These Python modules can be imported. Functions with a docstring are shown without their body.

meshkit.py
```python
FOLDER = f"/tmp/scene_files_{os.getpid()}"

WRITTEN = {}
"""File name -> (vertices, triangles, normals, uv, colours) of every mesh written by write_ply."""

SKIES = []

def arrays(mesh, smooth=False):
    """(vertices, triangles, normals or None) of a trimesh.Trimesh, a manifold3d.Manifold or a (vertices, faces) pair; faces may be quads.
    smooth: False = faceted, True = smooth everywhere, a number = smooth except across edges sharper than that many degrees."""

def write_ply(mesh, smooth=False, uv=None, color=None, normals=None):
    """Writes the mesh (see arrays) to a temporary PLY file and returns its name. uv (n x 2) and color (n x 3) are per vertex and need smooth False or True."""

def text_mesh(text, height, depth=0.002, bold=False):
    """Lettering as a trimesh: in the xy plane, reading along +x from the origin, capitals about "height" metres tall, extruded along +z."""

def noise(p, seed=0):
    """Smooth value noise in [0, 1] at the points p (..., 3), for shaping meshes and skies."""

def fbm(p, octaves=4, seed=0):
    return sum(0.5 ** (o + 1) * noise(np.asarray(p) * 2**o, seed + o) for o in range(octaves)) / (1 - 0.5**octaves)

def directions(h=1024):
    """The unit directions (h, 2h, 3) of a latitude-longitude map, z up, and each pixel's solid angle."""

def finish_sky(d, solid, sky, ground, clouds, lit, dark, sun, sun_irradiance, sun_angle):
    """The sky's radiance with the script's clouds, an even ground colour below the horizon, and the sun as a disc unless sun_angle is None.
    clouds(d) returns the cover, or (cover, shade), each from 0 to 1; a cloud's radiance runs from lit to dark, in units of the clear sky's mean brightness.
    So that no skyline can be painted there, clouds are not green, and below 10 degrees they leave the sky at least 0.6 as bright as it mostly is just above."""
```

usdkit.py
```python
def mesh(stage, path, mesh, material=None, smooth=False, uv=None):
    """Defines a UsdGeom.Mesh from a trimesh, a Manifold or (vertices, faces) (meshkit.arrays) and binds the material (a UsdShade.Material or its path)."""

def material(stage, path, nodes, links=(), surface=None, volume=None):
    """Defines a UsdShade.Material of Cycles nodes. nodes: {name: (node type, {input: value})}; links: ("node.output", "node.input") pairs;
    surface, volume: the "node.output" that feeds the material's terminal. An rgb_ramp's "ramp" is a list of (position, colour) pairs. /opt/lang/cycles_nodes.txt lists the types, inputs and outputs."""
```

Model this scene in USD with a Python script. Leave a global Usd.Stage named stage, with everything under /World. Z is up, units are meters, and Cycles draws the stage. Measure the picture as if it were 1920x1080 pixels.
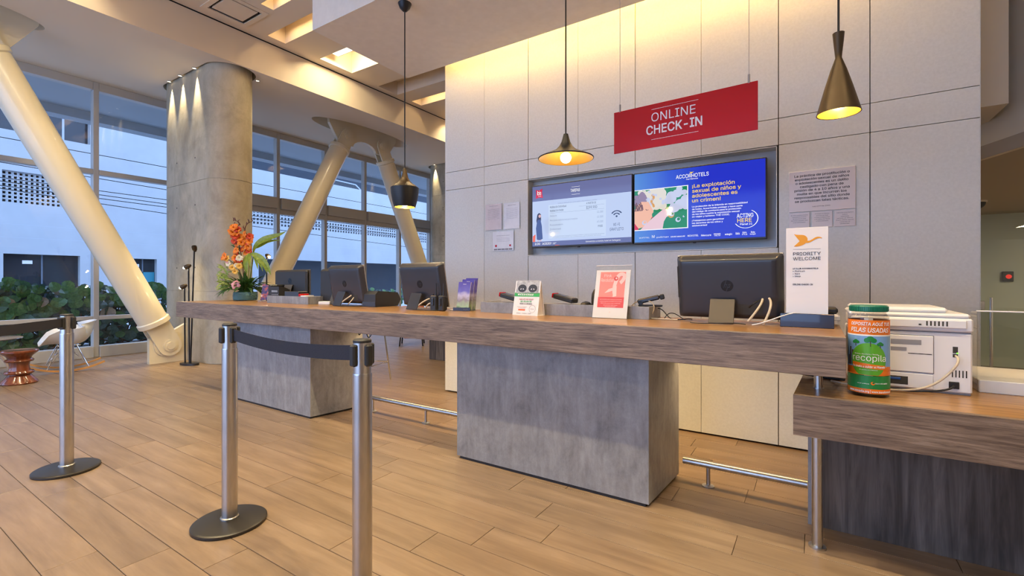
import math, random
import numpy as np, trimesh, usdkit, meshkit
import shapely
from shapely import affinity
from shapely.geometry import Polygon, Point, LineString, box as sbox
from shapely.ops import unary_union
from pxr import Usd, UsdGeom, UsdShade, UsdLux, Sdf, Gf, Vt

random.seed(7)
RNG = np.random.default_rng(11)
PI = math.pi
stage = Usd.Stage.CreateInMemory()
UsdGeom.SetStageUpAxis(stage, UsdGeom.Tokens.z)
UsdGeom.SetStageMetersPerUnit(stage, 1.0)
W = UsdGeom.Xform.Define(stage, '/World')
stage.SetDefaultPrim(W.GetPrim())
UsdGeom.Scope.Define(stage, '/World/Looks')

# ---------------------------------------------------------------- camera, sky, area lights, exposure
YAW = math.radians(32.95)
cam = UsdGeom.Camera.Define(stage, '/World/Camera')
Rv, Fv = (math.cos(YAW), math.sin(YAW), 0), (-math.sin(YAW), math.cos(YAW), 0)
cam.AddTransformOp().Set(Gf.Matrix4d(Rv[0], Rv[1], 0, 0, 0, 0, 1, 0, -Fv[0], -Fv[1], 0, 0, 0, 0, 1.2, 1))
cam.CreateHorizontalApertureAttr(36.0)
cam.CreateVerticalApertureAttr(20.25)
cam.CreateFocalLengthAttr(36.0 * 877 / 1920)
cam.CreateVerticalApertureOffsetAttr(-13.3 / 1920 * 36)
cam.CreateClippingRangeAttr(Gf.Vec2f(0.05, 500))
cam.CreateExposureAttr(EXPOSURE := 0.0)

SKY = 1.35
dome = UsdLux.DomeLight.Define(stage, '/World/Sky')
dome.CreateColorAttr(Gf.Vec3f(0.40, 0.58, 1.0))
dome.CreateIntensityAttr(SKY)

def rect_light(path, loc, sx, sy, power, color, rot=(0, 0, 0)):
    """A RectLight of sx by sy metres shining down -Z (before rot, degrees about x, y, z)."""
    l = UsdLux.RectLight.Define(stage, path)
    l.AddTranslateOp().Set(Gf.Vec3d(*loc))
    l.AddRotateXYZOp().Set(Gf.Vec3f(*rot))
    l.CreateWidthAttr(sx); l.CreateHeightAttr(sy)
    l.CreateColorAttr(Gf.Vec3f(*color)); l.CreateIntensityAttr(power)
    return l

WARM = (1.0, 0.71, 0.36)
WARM2 = (1.0, 0.55, 0.11)
NEUTRAL = (1.0, 0.82, 0.50)

# ---------------------------------------------------------------- prims
_used = {}
def _path(parent, name):
    k = (parent, name); n = _used.get(k, 0); _used[k] = n + 1
    return f'{parent}/{name}' + (f'_{n:03d}' if n else '')

def tag(prim, label=None, cat=None, group=None, kind=None):
    for k, v in (('label', label), ('category', cat), ('group', group), ('kind', kind)):
        if v: prim.SetCustomDataByKey(k, v)

def thing(name, label=None, cat=None, loc=(0, 0, 0), rz=0, group=None, kind=None):
    x = UsdGeom.Xform.Define(stage, _path('/World', name))
    x.AddTranslateOp().Set(Gf.Vec3d(*map(float, loc)))
    x.AddRotateZOp().Set(float(rz))
    tag(x.GetPrim(), label, cat, group, kind)
    return str(x.GetPath())

def part(parent, name, mesh, mat, smooth=False, label=None, kind=None):
    if isinstance(mesh, (list, tuple)) and not (len(mesh) == 2 and isinstance(mesh[0], np.ndarray)):
        mesh = cat(mesh)
    p = _path(parent, name)
    m = usdkit.mesh(stage, p, mesh, mat, smooth)
    tag(m.GetPrim(), label, None, None, kind)
    return p

def solo(name, mesh, mat, label=None, cat_=None, smooth=False, loc=(0, 0, 0), rz=0, group=None, kind=None):
    p = part('/World', name, mesh, mat, smooth)
    g = UsdGeom.Xformable(stage.GetPrimAtPath(p))
    g.AddTranslateOp().Set(Gf.Vec3d(*map(float, loc))); g.AddRotateZOp().Set(float(rz))
    tag(g.GetPrim(), label, cat_, group, kind)
    return p

def copy(src, loc, rz=0, label=None, group=None):
    s = stage.GetPrimAtPath(src); d = s.GetCustomData()
    base = src.rsplit('/', 1)[1].rstrip('0123456789').rstrip('_') if src[-3:].isdigit() else src.rsplit('/', 1)[1]
    x = UsdGeom.Xform.Define(stage, _path('/World', base))
    x.GetPrim().GetReferences().AddInternalReference(src)
    x.GetPrim().SetInstanceable(True)
    x.ClearXformOpOrder()
    x.AddTranslateOp().Set(Gf.Vec3d(*map(float, loc))); x.AddRotateZOp().Set(float(rz))
    tag(x.GetPrim(), label or d.get('label'), d.get('category'), group or d.get('group'))
    return str(x.GetPath())

# ---------------------------------------------------------------- meshes
def cat(ms):
    ms = [m for m in ms if m is not None]
    return ms[0] if len(ms) == 1 else trimesh.util.concatenate(ms)

def bx(x0, x1, y0, y1, z0, z1):
    m = trimesh.creation.box((x1 - x0, y1 - y0, z1 - z0))
    m.apply_translation(((x0 + x1) / 2, (y0 + y1) / 2, (z0 + z1) / 2)); return m

def rb(x0, x1, y0, y1, z0, z1, r=0.004):
    """A box with chamfered edges."""
    lo, hi = np.array([x0, y0, z0]), np.array([x1, y1, z1])
    r = min(r, 0.45 * (hi - lo).min()); pts = []
    for k in range(3):
        for s in np.ndindex(2, 2, 2):
            p = np.where(np.array(s) == 1, hi, lo).astype(float)
            for j in range(3):
                if j != k: p[j] += r if s[j] == 0 else -r
            pts.append(p)
    return trimesh.convex.convex_hull(np.array(pts))

def cyl(p0, p1, r, n=16, r1=None):
    p0, p1 = np.array(p0, float), np.array(p1, float)
    if r1 is None:
        return trimesh.creation.cylinder(r, segment=[p0, p1], sections=n)
    d = p1 - p0; L = np.linalg.norm(d)
    m = lathe([(0, 0), (r, 0), (r1, L), (0, L)], n)
    m.apply_transform(trimesh.geometry.align_vectors([0, 0, 1], d / L)); m.apply_translation(p0); return m

def lathe(profile, n=32):
    m = trimesh.creation.revolve(np.array(profile, float), sections=n)
    return m

def tube(pts, r, n=8, closed=False):
    pts = np.asarray(pts, float)
    rr = np.broadcast_to(r, (len(pts),))
    t = np.gradient(pts, axis=0); t /= np.linalg.norm(t, axis=1, keepdims=True) + 1e-12
    ref = np.array([0, 0, 1.0]) if abs(t[0, 2]) < 0.9 else np.array([1.0, 0, 0])
    a = np.zeros_like(pts); prev = np.cross(t[0], ref)
    for i in range(len(pts)):
        prev = prev - t[i] * (prev @ t[i]); prev /= np.linalg.norm(prev) + 1e-12; a[i] = prev
    b = np.cross(t, a); ang = np.arange(n) * 2 * PI / n
    v = pts[:, None] + rr[:, None, None] * (np.cos(ang)[None, :, None] * a[:, None] + np.sin(ang)[None, :, None] * b[:, None])
    V = v.reshape(-1, 3); F = []
    for i in range(len(pts) - 1):
        for j in range(n):
            q = [i * n + j, i * n + (j + 1) % n, (i + 1) * n + (j + 1) % n, (i + 1) * n + j]
            F += [[q[0], q[1], q[2]], [q[0], q[2], q[3]]]
    c0, c1 = len(V), len(V) + 1
    V = np.vstack([V, pts[0], pts[-1]])
    for j in range(n):
        F += [[c0, (j + 1) % n, j], [c1, (len(pts) - 1) * n + j, (len(pts) - 1) * n + (j + 1) % n]]
    m = trimesh.Trimesh(V, F, process=False); m.fix_normals(); return m

def spline(pts, n=24):
    from scipy.interpolate import CubicSpline
    pts = np.asarray(pts, float); d = np.r_[0, np.cumsum(np.linalg.norm(np.diff(pts, axis=0), axis=1))]
    return CubicSpline(d, pts)(np.linspace(0, d[-1], n))

def ex(shape, h):
    """shapely shape extruded along +z by h."""
    gs = [g for g in getattr(shape, 'geoms', [shape]) if g.geom_type == 'Polygon' and g.area > 1e-12]
    return cat([trimesh.creation.extrude_polygon(g, h, engine='earcut') for g in gs])

def frame_tf(o, u, v):
    u, v = np.array(u, float), np.array(v, float); u /= np.linalg.norm(u); v /= np.linalg.norm(v)
    T = np.eye(4); T[:3, 0], T[:3, 1], T[:3, 2], T[:3, 3] = u, v, np.cross(u, v), o; return T

def on(mesh, o, u=(1, 0, 0), v=(0, 0, 1)):
    """Mesh drawn in the xy plane, laid on the plane through o spanned by u and v (default: a wall facing -y)."""
    m = mesh.copy(); m.apply_transform(frame_tf(o, u, v)); return m

_tx = {}
def text(s, h, width=None, bold=False, align='l', depth=0.001):
    k = (s, bold)
    if k not in _tx: _tx[k] = meshkit.text_mesh(s, 1.0, 1.0, bold)
    m = _tx[k].copy(); b = m.bounds
    sx = h if width is None else width / (b[1, 0] - b[0, 0])
    m.apply_translation((-b[0, 0], 0, 0)); m.apply_scale((sx, h, depth))
    w = m.bounds[1, 0]
    if align == 'c': m.apply_translation((-w / 2, 0, 0))
    if align == 'r': m.apply_translation((-w, 0, 0))
    return m

def mv(m, x=0, y=0, z=0):
    m = m.copy(); m.apply_translation((x, y, z)); return m

def rot(m, deg, axis=(0, 0, 1), about=(0, 0, 0)):
    m = m.copy(); m.apply_transform(trimesh.transformations.rotation_matrix(math.radians(deg), axis, about)); return m

def ribbon(path, width, thick, side=(0, 0, 1)):
    """A strap of the given width (along side) and thickness swept along path."""
    path = np.asarray(path, float); t = np.gradient(path, axis=0); t /= np.linalg.norm(t, axis=1, keepdims=True)
    s = np.broadcast_to(np.array(side, float), path.shape); nrm = np.cross(t, s); nrm /= np.linalg.norm(nrm, axis=1, keepdims=True)
    c = [path + s * width / 2 * a + nrm * thick / 2 * b for a, b in ((-1, -1), (1, -1), (1, 1), (-1, 1))]
    V = np.stack(c, 1).reshape(-1, 3); F = []
    n = len(path)
    for i in range(n - 1):
        for j in range(4):
            q = [i * 4 + j, i * 4 + (j + 1) % 4, (i + 1) * 4 + (j + 1) % 4, (i + 1) * 4 + j]; F += [[q[0], q[1], q[2]], [q[0], q[2], q[3]]]
    F += [[0, 2, 1], [0, 3, 2], [4 * n - 4, 4 * n - 3, 4 * n - 2], [4 * n - 4, 4 * n - 2, 4 * n - 1]]
    m = trimesh.Trimesh(V, F, process=False); m.fix_normals(); return m

def grid_surface(P, thick=0.0):
    """A mesh through the (n, m, 3) grid of points; with thick, a closed shell of that thickness."""
    n, m = P.shape[:2]
    i, j = np.meshgrid(np.arange(n - 1), np.arange(m - 1), indexing='ij')
    q = np.stack([i * m + j, (i + 1) * m + j, (i + 1) * m + j + 1, i * m + j + 1], -1).reshape(-1, 4)
    F = np.vstack([q[:, [0, 1, 2]], q[:, [0, 2, 3]]]); V = P.reshape(-1, 3)
    if not thick: return trimesh.Trimesh(V, F, process=False)
    nv = trimesh.Trimesh(V, F, process=False).vertex_normals
    V2 = V + nv * thick; N = len(V)
    rim = [(k, k + 1) for k in range(m - 1)] + [(r * m + m - 1, (r + 1) * m + m - 1) for r in range(n - 1)] + \
          [((n - 1) * m + k + 1, (n - 1) * m + k) for k in range(m - 1)] + [((r + 1) * m, r * m) for r in range(n - 1)]
    R = [[a, b, b + N] for a, b in rim] + [[a, b + N, a + N] for a, b in rim]
    t = trimesh.Trimesh(np.vstack([V, V2]), np.vstack([F[:, ::-1], F + N, R]), process=False); t.fix_normals(); return t

# ---------------------------------------------------------------- materials
def M(name, nodes, links, surface='p.BSDF'):
    return usdkit.material(stage, '/World/Looks/' + name, nodes, links, surface=surface)

def pm(name, color, rough=0.5, metal=0.0, **kw):
    return M(name, {'p': ('principled_bsdf', dict(base_color=color, roughness=rough, metallic=metal, **kw))}, [])

def srgb(r, g, b):
    return tuple(((c / 255 + 0.055) / 1.055) ** 2.4 if c / 255 > 0.04045 else c / 255 / 12.92 for c in (r, g, b))

def em(name, color, strength=1.0):
    return M(name, {'e': ('emission', dict(color=color, strength=strength))}, [], 'e.emission')

def screen_print(name, rgb, strength=0.8):
    """A colour shown on a lit display: it emits, and its glass reflects."""
    c = srgb(*rgb)
    return M(name, {'p': ('principled_bsdf', dict(base_color=(0.01, 0.01, 0.012), roughness=0.06, specular_ior_level=.25, emission_color=c, emission_strength=strength))}, [])

def noisy(name, stops, scale, vec_scale=(1, 1, 1), detail=6, rough=0.5, distortion=0.0, nrough=0.6, bump=0.0, bump_dist=0.003, second=None, rand=None, spec=0.5, coords='geometry.position', **kw):
    """Principled whose colour is a ramp of stretched noise; second = (scale, vec_scale, stops) is multiplied in; rand shifts brightness per object."""
    cn, co = coords.split('.')
    nodes = {'g': (cn, {}), 'm': ('mapping', {'scale': vec_scale}), 'n': ('noise_texture', {'scale': scale, 'detail': detail, 'roughness': nrough, 'distortion': distortion}),
             'r': ('rgb_ramp', {'ramp': stops}), 'p': ('principled_bsdf', dict(roughness=rough, specular_ior_level=spec, **kw))}
    links = [('g.' + co, 'm.vector'), ('m.vector', 'n.vector'), ('n.fac', 'r.fac')]
    out = 'r.color'
    if rand is not None:
        nodes['o'] = ('object_info', {}); nodes['sc'] = ('vector_math', {'math_type': 'scale', 'vector1': (37.0, 11.0, 5.0)}); nodes['ad'] = ('vector_math', {'math_type': 'add'})
        links = [('g.' + co, 'ad.vector1'), ('o.random', 'sc.scale'), ('sc.vector', 'ad.vector2'), ('ad.vector', 'm.vector'), ('m.vector', 'n.vector'), ('n.fac', 'r.fac')]
    if second:
        nodes.update({'m2': ('mapping', {'scale': second[1]}), 'n2': ('noise_texture', {'scale': second[0], 'detail': 5, 'roughness': 0.6}), 'r2': ('rgb_ramp', {'ramp': second[2]}),
                      'x': ('mix', {'mix_type': 'multiply', 'fac': 1.0})})
        links += [(links[0][0], 'm2.vector') if rand is None else ('ad.vector', 'm2.vector'), ('m2.vector', 'n2.vector'), ('n2.fac', 'r2.fac'), (out, 'x.color1'), ('r2.color', 'x.color2')]
        out = 'x.color'
    if rand:
        nodes['rv'] = ('map_range', {'from_min': 0.0, 'from_max': 1.0, 'to_min': rand[0], 'to_max': rand[1]})
        nodes['hv'] = ('hsv', {'saturation': 1.0, 'fac': 1.0})
        links += [('o.random', 'rv.value'), ('rv.result', 'hv.value'), (out, 'hv.color')]
        out = 'hv.color'
    links.append((out, 'p.base_color'))
    if bump:
        nodes['b'] = ('bump', {'strength': bump, 'distance': bump_dist}); links += [('n.fac', 'b.height'), ('b.normal', 'p.normal')]
    return M(name, nodes, links)
SQ_POWER, WASH_POWER, COVE_POWER, PEND_POWER, SCREEN, SPOT_POWER, FLOOR_POWER, UNDER_POWER = 125, 32, 95, 520, 0.9, 60000, 4500, 70
COF_EM = em('coffer_glow', NEUTRAL, 6)
def ramp2(a, b, lo=0.3, hi=0.7): return [(lo, a), (hi, b)]
m_white = noisy('white_paint', ramp2((.70, .66, .59), (.76, .72, .65)), 14, rough=0.75)
m_ceiling = pm('ceiling_paint', (.76, .65, .51), 0.85)  # white paint with the warm lamp light mixed into its colour
m_panel = noisy('wall_panel', ramp2((.645, .655, .62), (.705, .715, .68)), 60, detail=3, rough=0.42, bump=0.04)
m_joint = pm('joint_dark', (.05, .045, .04), 0.9)
m_recess = pm('recess_grey', (.56, .60, .62), 0.5)  # same wall panel, the cool daylight in the recess put into its colour
m_plank = noisy('floor_plank', [(.25, (.19, .126, .076)), (.5, (.27, .182, .112)), (.75, (.345, .242, .158))], 1.0, (1.6, 16, 16), detail=7, rough=0.36, nrough=0.62, distortion=0.4, rand=(.90, 1.07),
                second=(3.0, (1, 3, 1), [(.35, (.86, .86, .88)), (.7, (1, 1, 1))]))
m_grout = pm('floor_joint', (.10, .07, .045), 0.9)
m_wood = noisy('counter_wood', [(.28, (.055, .036, .026)), (.42, (.16, .108, .078)), (.55, (.26, .185, .135)), (.75, (.37, .275, .21))], 1.0, (5.5, 100, 100), detail=9, rough=0.42, nrough=0.72, distortion=0.6, bump=0.12, bump_dist=0.002,
               second=(2.6, (1.2, 8, 8), [(.36, (.66, .64, .64)), (.6, (1, 1, 1))]))
m_woodtop = noisy('counter_top_wood', [(.25, (.15, .07, .022)), (.5, (.34, .175, .06)), (.78, (.50, .29, .115))], 1.0, (2.2, 40, 40), detail=8, rough=0.27, nrough=0.62, distortion=0.7)  # counter wood again, orange of the warm light on top painted in
m_woodv = noisy('panel_wood_vertical', [(.25, (.035, .028, .024)), (.45, (.10, .085, .075)), (.6, (.17, .145, .13)), (.8, (.26, .225, .20))], 1.0, (22, 22, 1.5), detail=8, rough=0.5, nrough=0.66, distortion=0.6, bump=0.1, bump_dist=0.002,
                second=(2.2, (2.5, 2.5, .5), [(.35, (.55, .52, .5)), (.62, (1, 1, 1))]))
m_lam = noisy('concrete_laminate', [(.30, (.175, .173, .178)), (.5, (.285, .282, .288)), (.72, (.395, .392, .398))], 1.0, (7, 7, 4), detail=10, rough=0.42, nrough=0.78, distortion=.3,
              second=(30, (1, 1, .12), [(.36, (.86, .84, .83)), (.6, (1, 1, 1))]))
m_conc = noisy('cast_concrete', [(.28, (.32, .27, .19)), (.5, (.46, .405, .295)), (.75, (.58, .52, .40))], 1.0, (1.7, 1.7, 1.5), detail=10, rough=0.5, nrough=0.72, distortion=.5, bump=0.12, bump_dist=0.004,
               second=(5, (1, 1, .5), [(.34, (.80, .78, .75)), (.6, (1, 1, 1))]))
m_strut = pm('strut_paint', (.76, .67, .49), 0.3, coat_weight=0.3)
m_frame = pm('window_aluminium', (.52, .49, .45), 0.4, 0.1)
m_steel = noisy('brushed_steel', ramp2((.50, .49, .47), (.62, .60, .58)), 40, (1, 1, .2), rough=0.32, detail=3, metallic=1.0)
m_chrome = pm('chrome', (.75, .75, .76), 0.12, 1.0)
m_black = pm('black_plastic', (.018, .018, .02), 0.38)
m_blacks = pm('black_satin', (.025, .024, .024), 0.5)
m_darkmetal = pm('dark_base_metal', (.06, .055, .05), 0.38, 0.7)
m_belt = noisy('belt_web', ramp2((.018, .018, .026), (.03, .03, .042)), 300, rough=0.75)
m_hp = pm('monitor_shell', (.030, .032, .042), 0.34, coat_weight=0.25)
m_hpd = pm('monitor_logo', (.006, .006, .007), 0.2)
m_silver = pm('silver_bezel', (.42, .40, .38), 0.35, 0.6)
m_bronze = pm('bronze_plate', (.12, .10, .075), 0.42, 0.4)
m_brassin = pm('hammered_brass', (.95, .58, .13), 0.30, 0.85)
m_brassout = pm('dark_brass', (.085, .060, .034), 0.42, 0.75)
m_lampblk = pm('lamp_black', (.018, .017, .017), 0.4, 0.3)
m_bulb = em('bulb_glow', (1.0, .72, .36), 60)
m_lens = em('lens_glow', (1.0, .78, .45), 7)
m_spot = em('spot_glow', (1.0, .78, .45), 60)
m_red = pm('sign_red', srgb(190, 0, 6), 0.3, specular_ior_level=.3)
m_print_w = pm('print_white', (.85, .82, .82), 0.5)
m_print_k = pm('print_black', (.03, .03, .035), 0.6)
m_print_g = pm('print_grey', (.22, .22, .24), 0.6)
m_paper = pm('paper_white', (.80, .76, .74), 0.6)
m_plaque = pm('plaque_paper', (.70, .645, .64), 0.25)
m_white_pl = pm('white_plastic', (.80, .78, .78), 0.4)
m_cable_k = pm('cable_black', (.015, .015, .015), 0.5)
m_cable_b = pm('cable_beige', (.62, .52, .38), 0.5)
m_navy = pm('navy_block', (.012, .018, .045), 0.2, coat_weight=0.5)
m_gold = pm('logo_gold', srgb(236, 160, 30), 0.5)
def clear(name, tint, rough=0.0, ior=1.5):
    """A clear sheet: straight through, with the mirror image on the face the ray enters by."""
    return M(name, {'t': ('transparent_bsdf', {'color': tint}), 'g': ('glossy_bsdf', {'roughness': rough, 'color': (1, 1, 1)}), 'f': ('fresnel', {'IOR': ior}), 'b': ('geometry', {}), 'i': ('math', {'math_type': 'subtract', 'value1': 1.0}), 'u': ('math', {'math_type': 'multiply'}), 'x': ('mix_closure', {})},
             [('b.backfacing', 'i.value2'), ('f.fac', 'u.value1'), ('i.value', 'u.value2'), ('u.value', 'x.fac'), ('t.BSDF', 'x.closure1'), ('g.BSDF', 'x.closure2')], 'x.closure')
m_glass = clear('window_glass', (.95, .975, .985), 0.0, 1.52)
m_acryl = clear('clear_acrylic', (.98, .985, .98), 0.02, 1.45)
m_dkglass = pm('dark_glass', (.02, .024, .03), 0.06)

# ================================================================ THE SETTING
CZ, LZ = 4.84, 4.33             # main ceiling, low ceiling by the windows
WY = 3.88                       # face of the desk wall
GX = -9.5                       # glazing line

# floor: planks of 1.17 by 0.188 m laid along x
fl = thing('floor', 'wood-look plank floor', None, kind='structure')
part(fl, 'slab', bx(-9.62, 4.2, -5, 14, -0.25, -0.004), m_grout)
PW, PL_, rows = 0.1875, 1.17, []
known = {0: -2.136, 3: -2.68, 6: -1.19, 7: -.307, 10: -.322, 11: -.294}
planks = []
rr = random.Random(3)
for k in range(-32, 70):
    y0 = 0.931 + k * PW
    x_seam = known.get(k, rr.uniform(-1.17, 0))
    n0 = math.floor((-9.6 - x_seam) / PL_)
    for i in range(n0, n0 + 14):
        a, b = x_seam + i * PL_, x_seam + (i + 1) * PL_
        a, b = max(a, -9.6), min(b, 4.2)
        if b - a > .02: planks.append((a, b, y0, y0 + PW))
def plank_px(p):
    x, y = (p[0] + p[1]) / 2, (p[2] + p[3]) / 2
    d = x * Fv[0] + y * Fv[1]; lat = x * Rv[0] + y * Rv[1]
    if d < 0.9 or abs(lat / d) > 1.2: return 0
    return 1 / d ** 3
planks.sort(key=plank_px, reverse=True)
def plank_mesh(p, g=0.0013):
    m = rb(p[0] + g, p[1] - g, p[2] + g, p[3] - g, -.012, 0, .0012); return m
for p in planks[:290]: part(fl, 'plank', plank_mesh(p), m_plank)
part(fl, 'distant_planks', [bx(p[0] + .001, p[1] - .001, p[2] + .001, p[3] - .001, -.012, 0) for p in planks[290:]], m_plank, kind='stuff')

# ceiling with coffers
ce = thing('ceiling', 'warm white ceiling with recessed coffers', None, kind='structure')
cof = [  # x0, x1, y0, y1, kind of lamp
    (-6.81, -6.09, 4.72, 5.35, 'square'), (-6.82, -1.2, 3.85, 4.13, 'wash'), (-6.11, -3.75, 3.36, 3.53, 'wash'), (-6.86, -4.2, 5.98, 6.46, 'dark'), (-6.86, -4.2, 6.85, 7.12, 'wash'),
    (-6.81, -6.09, 8.1, 8.75, 'square'), (-4.7, -4.0, 4.72, 5.35, 'square'), (-6.81, -6.09, 1.0, 1.65, 'square'), 
    (-6.81, -6.09, -1.6, -.95, 'square'), (-4.7, -4.0, -1.6, -.95, 'square'), (-2.5, -1.8, -1.6, -.95, 'square'), (-.3, .4, -1.6, -.95, 'square'), 
    (-6.0, 2.0, 1.12, 1.28, 'spots'), (-6.82, 1.0, .2, .48, 'wash'), (-6.82, 1.0, -3.2, -2.92, 'wash'), (-4.7, -4.0, 8.1, 8.75, 'square')]
cp = sbox(-7.0, -5, 4.2, 14)
for c in cof: cp = cp.difference(sbox(*[c[0], c[2], c[1], c[3]]))
AC = (-6.82, -6.26, 2.97, 3.53)
cp = cp.difference(sbox(AC[0], AC[2], AC[1], AC[3]))
part(ce, 'slab', mv(ex(cp, .01), z=CZ), m_ceiling)
part(ce, 'upper_slab', bx(-9.8, 4.2, -5, 14, CZ + .45, CZ + .6), m_ceiling)
for (x0, x1, y0, y1, k) in cof:
    d = .36 if k == 'square' else .26
    part(ce, 'coffer', [bx(x0 - .02, x0, y0 - .02, y1 + .02, CZ + .0101, CZ + d), bx(x1, x1 + .02, y0 - .02, y1 + .02, CZ + .0101, CZ + d), bx(x0, x1, y0 - .02, y0, CZ + .0101, CZ + d), bx(x0, x1, y1, y1 + .02, CZ + .0101, CZ + d),
                        bx(x0 - .02, x1 + .02, y0 - .02, y1 + .02, CZ + d, CZ + d + .02)], m_ceiling)

# low ceiling by the windows with oval openings round the columns and the strut heads, its fascia facing the desk
def stadium(cx, cy, hx, r): return LineString([(cx - hx, cy), (cx + hx, cy)]).buffer(r, 24)
COLS = [(-8.03, 3.587), (-8.03, 9.79)]
NODES = [(-8.05, .52), (-8.05, 6.63), (-8.05, 12.7)]
lp = sbox(-9.6, -5, -7.0, 14)
for cx, cy in COLS: lp = lp.difference(stadium(cx, cy, .655, .345))
for cx, cy in NODES: lp = lp.difference(affinity.scale(Point(cx, cy).buffer(1, 32), .38, 1.2))
lc = thing('ceiling', 'low ceiling band along the windows with oval openings', None, kind='structure')
part(lc, 'slab', mv(ex(lp, .3), z=LZ), m_ceiling)
part(lc, 'recess_cap', bx(-9.6, -7.04, -5, 14, LZ + .3, CZ - .02), m_white)
part(lc, 'fascia', bx(-7.04, -7.0, -5, 14, LZ + .3, CZ - .018), m_ceiling)
part(lc, 'shadow_gap', bx(-9.6, -7.03, -5, 14, CZ - .018, CZ + .05), m_joint)

# dropped soffit over the desk
so = thing('ceiling', 'dropped white soffit box hanging above the desk', None, kind='structure')
part(so, 'soffit_box', [bx(-3.66, 1.6, 2.464, 3.60, 3.373, 3.45), bx(-3.66, 1.6, 2.464, 2.52, 3.45, CZ + .02), bx(-3.66, -3.60, 2.52, 3.6, 3.45, CZ + .02), bx(-3.60, 1.6, 3.54, 3.6, 3.45, 3.9)], m_white)

# wall behind the desk, clad with separate panels, with the recess for the screens
X0, PWID = -3.382, 0.5266
RX0, RX1, RZ0, RZ1 = -2.349, -.231, 1.442, 2.178
wb = thing('wall_back', 'pale panelled wall behind the reception desk', None, kind='structure')
core = sbox(X0 + .012, 0.02, .831 - .004, CZ).difference(sbox(RX0, RZ0, RX1, RZ1))
mcore = ex(core, .36); part(wb, 'core', on(mcore, (0, WY + .02 + .36, 0)), m_joint)
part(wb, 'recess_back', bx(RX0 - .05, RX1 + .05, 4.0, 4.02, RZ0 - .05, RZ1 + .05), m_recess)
part(wb, 'recess_lining', [bx(RX0, RX0 + .006, WY + .001, 4.0, RZ0, RZ1), bx(RX1 - .006, RX1, WY + .001, 4.0, RZ0, RZ1), bx(RX0, RX1, WY + .001, 4.0, RZ1 - .006, RZ1), bx(RX0, RX1, WY + .001, 4.0, RZ0, RZ0 + .006)], m_panel)
for k in range(8):
    a, b = X0 + k * PWID, X0 + (k + 1) * PWID
    ga = .0025 if k in (2, 4, 6, 7) else .0012
    gb = .0025 if k + 1 in (2, 4, 6, 7) else .0012
    rws = [(2.374, CZ), (2.181, 2.374)] + ([(RZ1 if False else .012, RZ0)] if 2 <= k <= 5 else [(.012, 2.181)])
    for z0, z1 in rws:
        part(wb, 'panel', rb(a + ga, b - gb, WY, WY + .02, z0 + .002, z1 - .002, .0015), m_panel)
part(wb, 'end_panel', [bx(.829, .833, WY + .002, WY + .38, .012, CZ), bx(X0 - .002, X0 + .012, WY + .002, WY + .38, .012, CZ), bx(X0, .83, WY + .38, WY + .40, .012, CZ)], m_panel)

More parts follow.
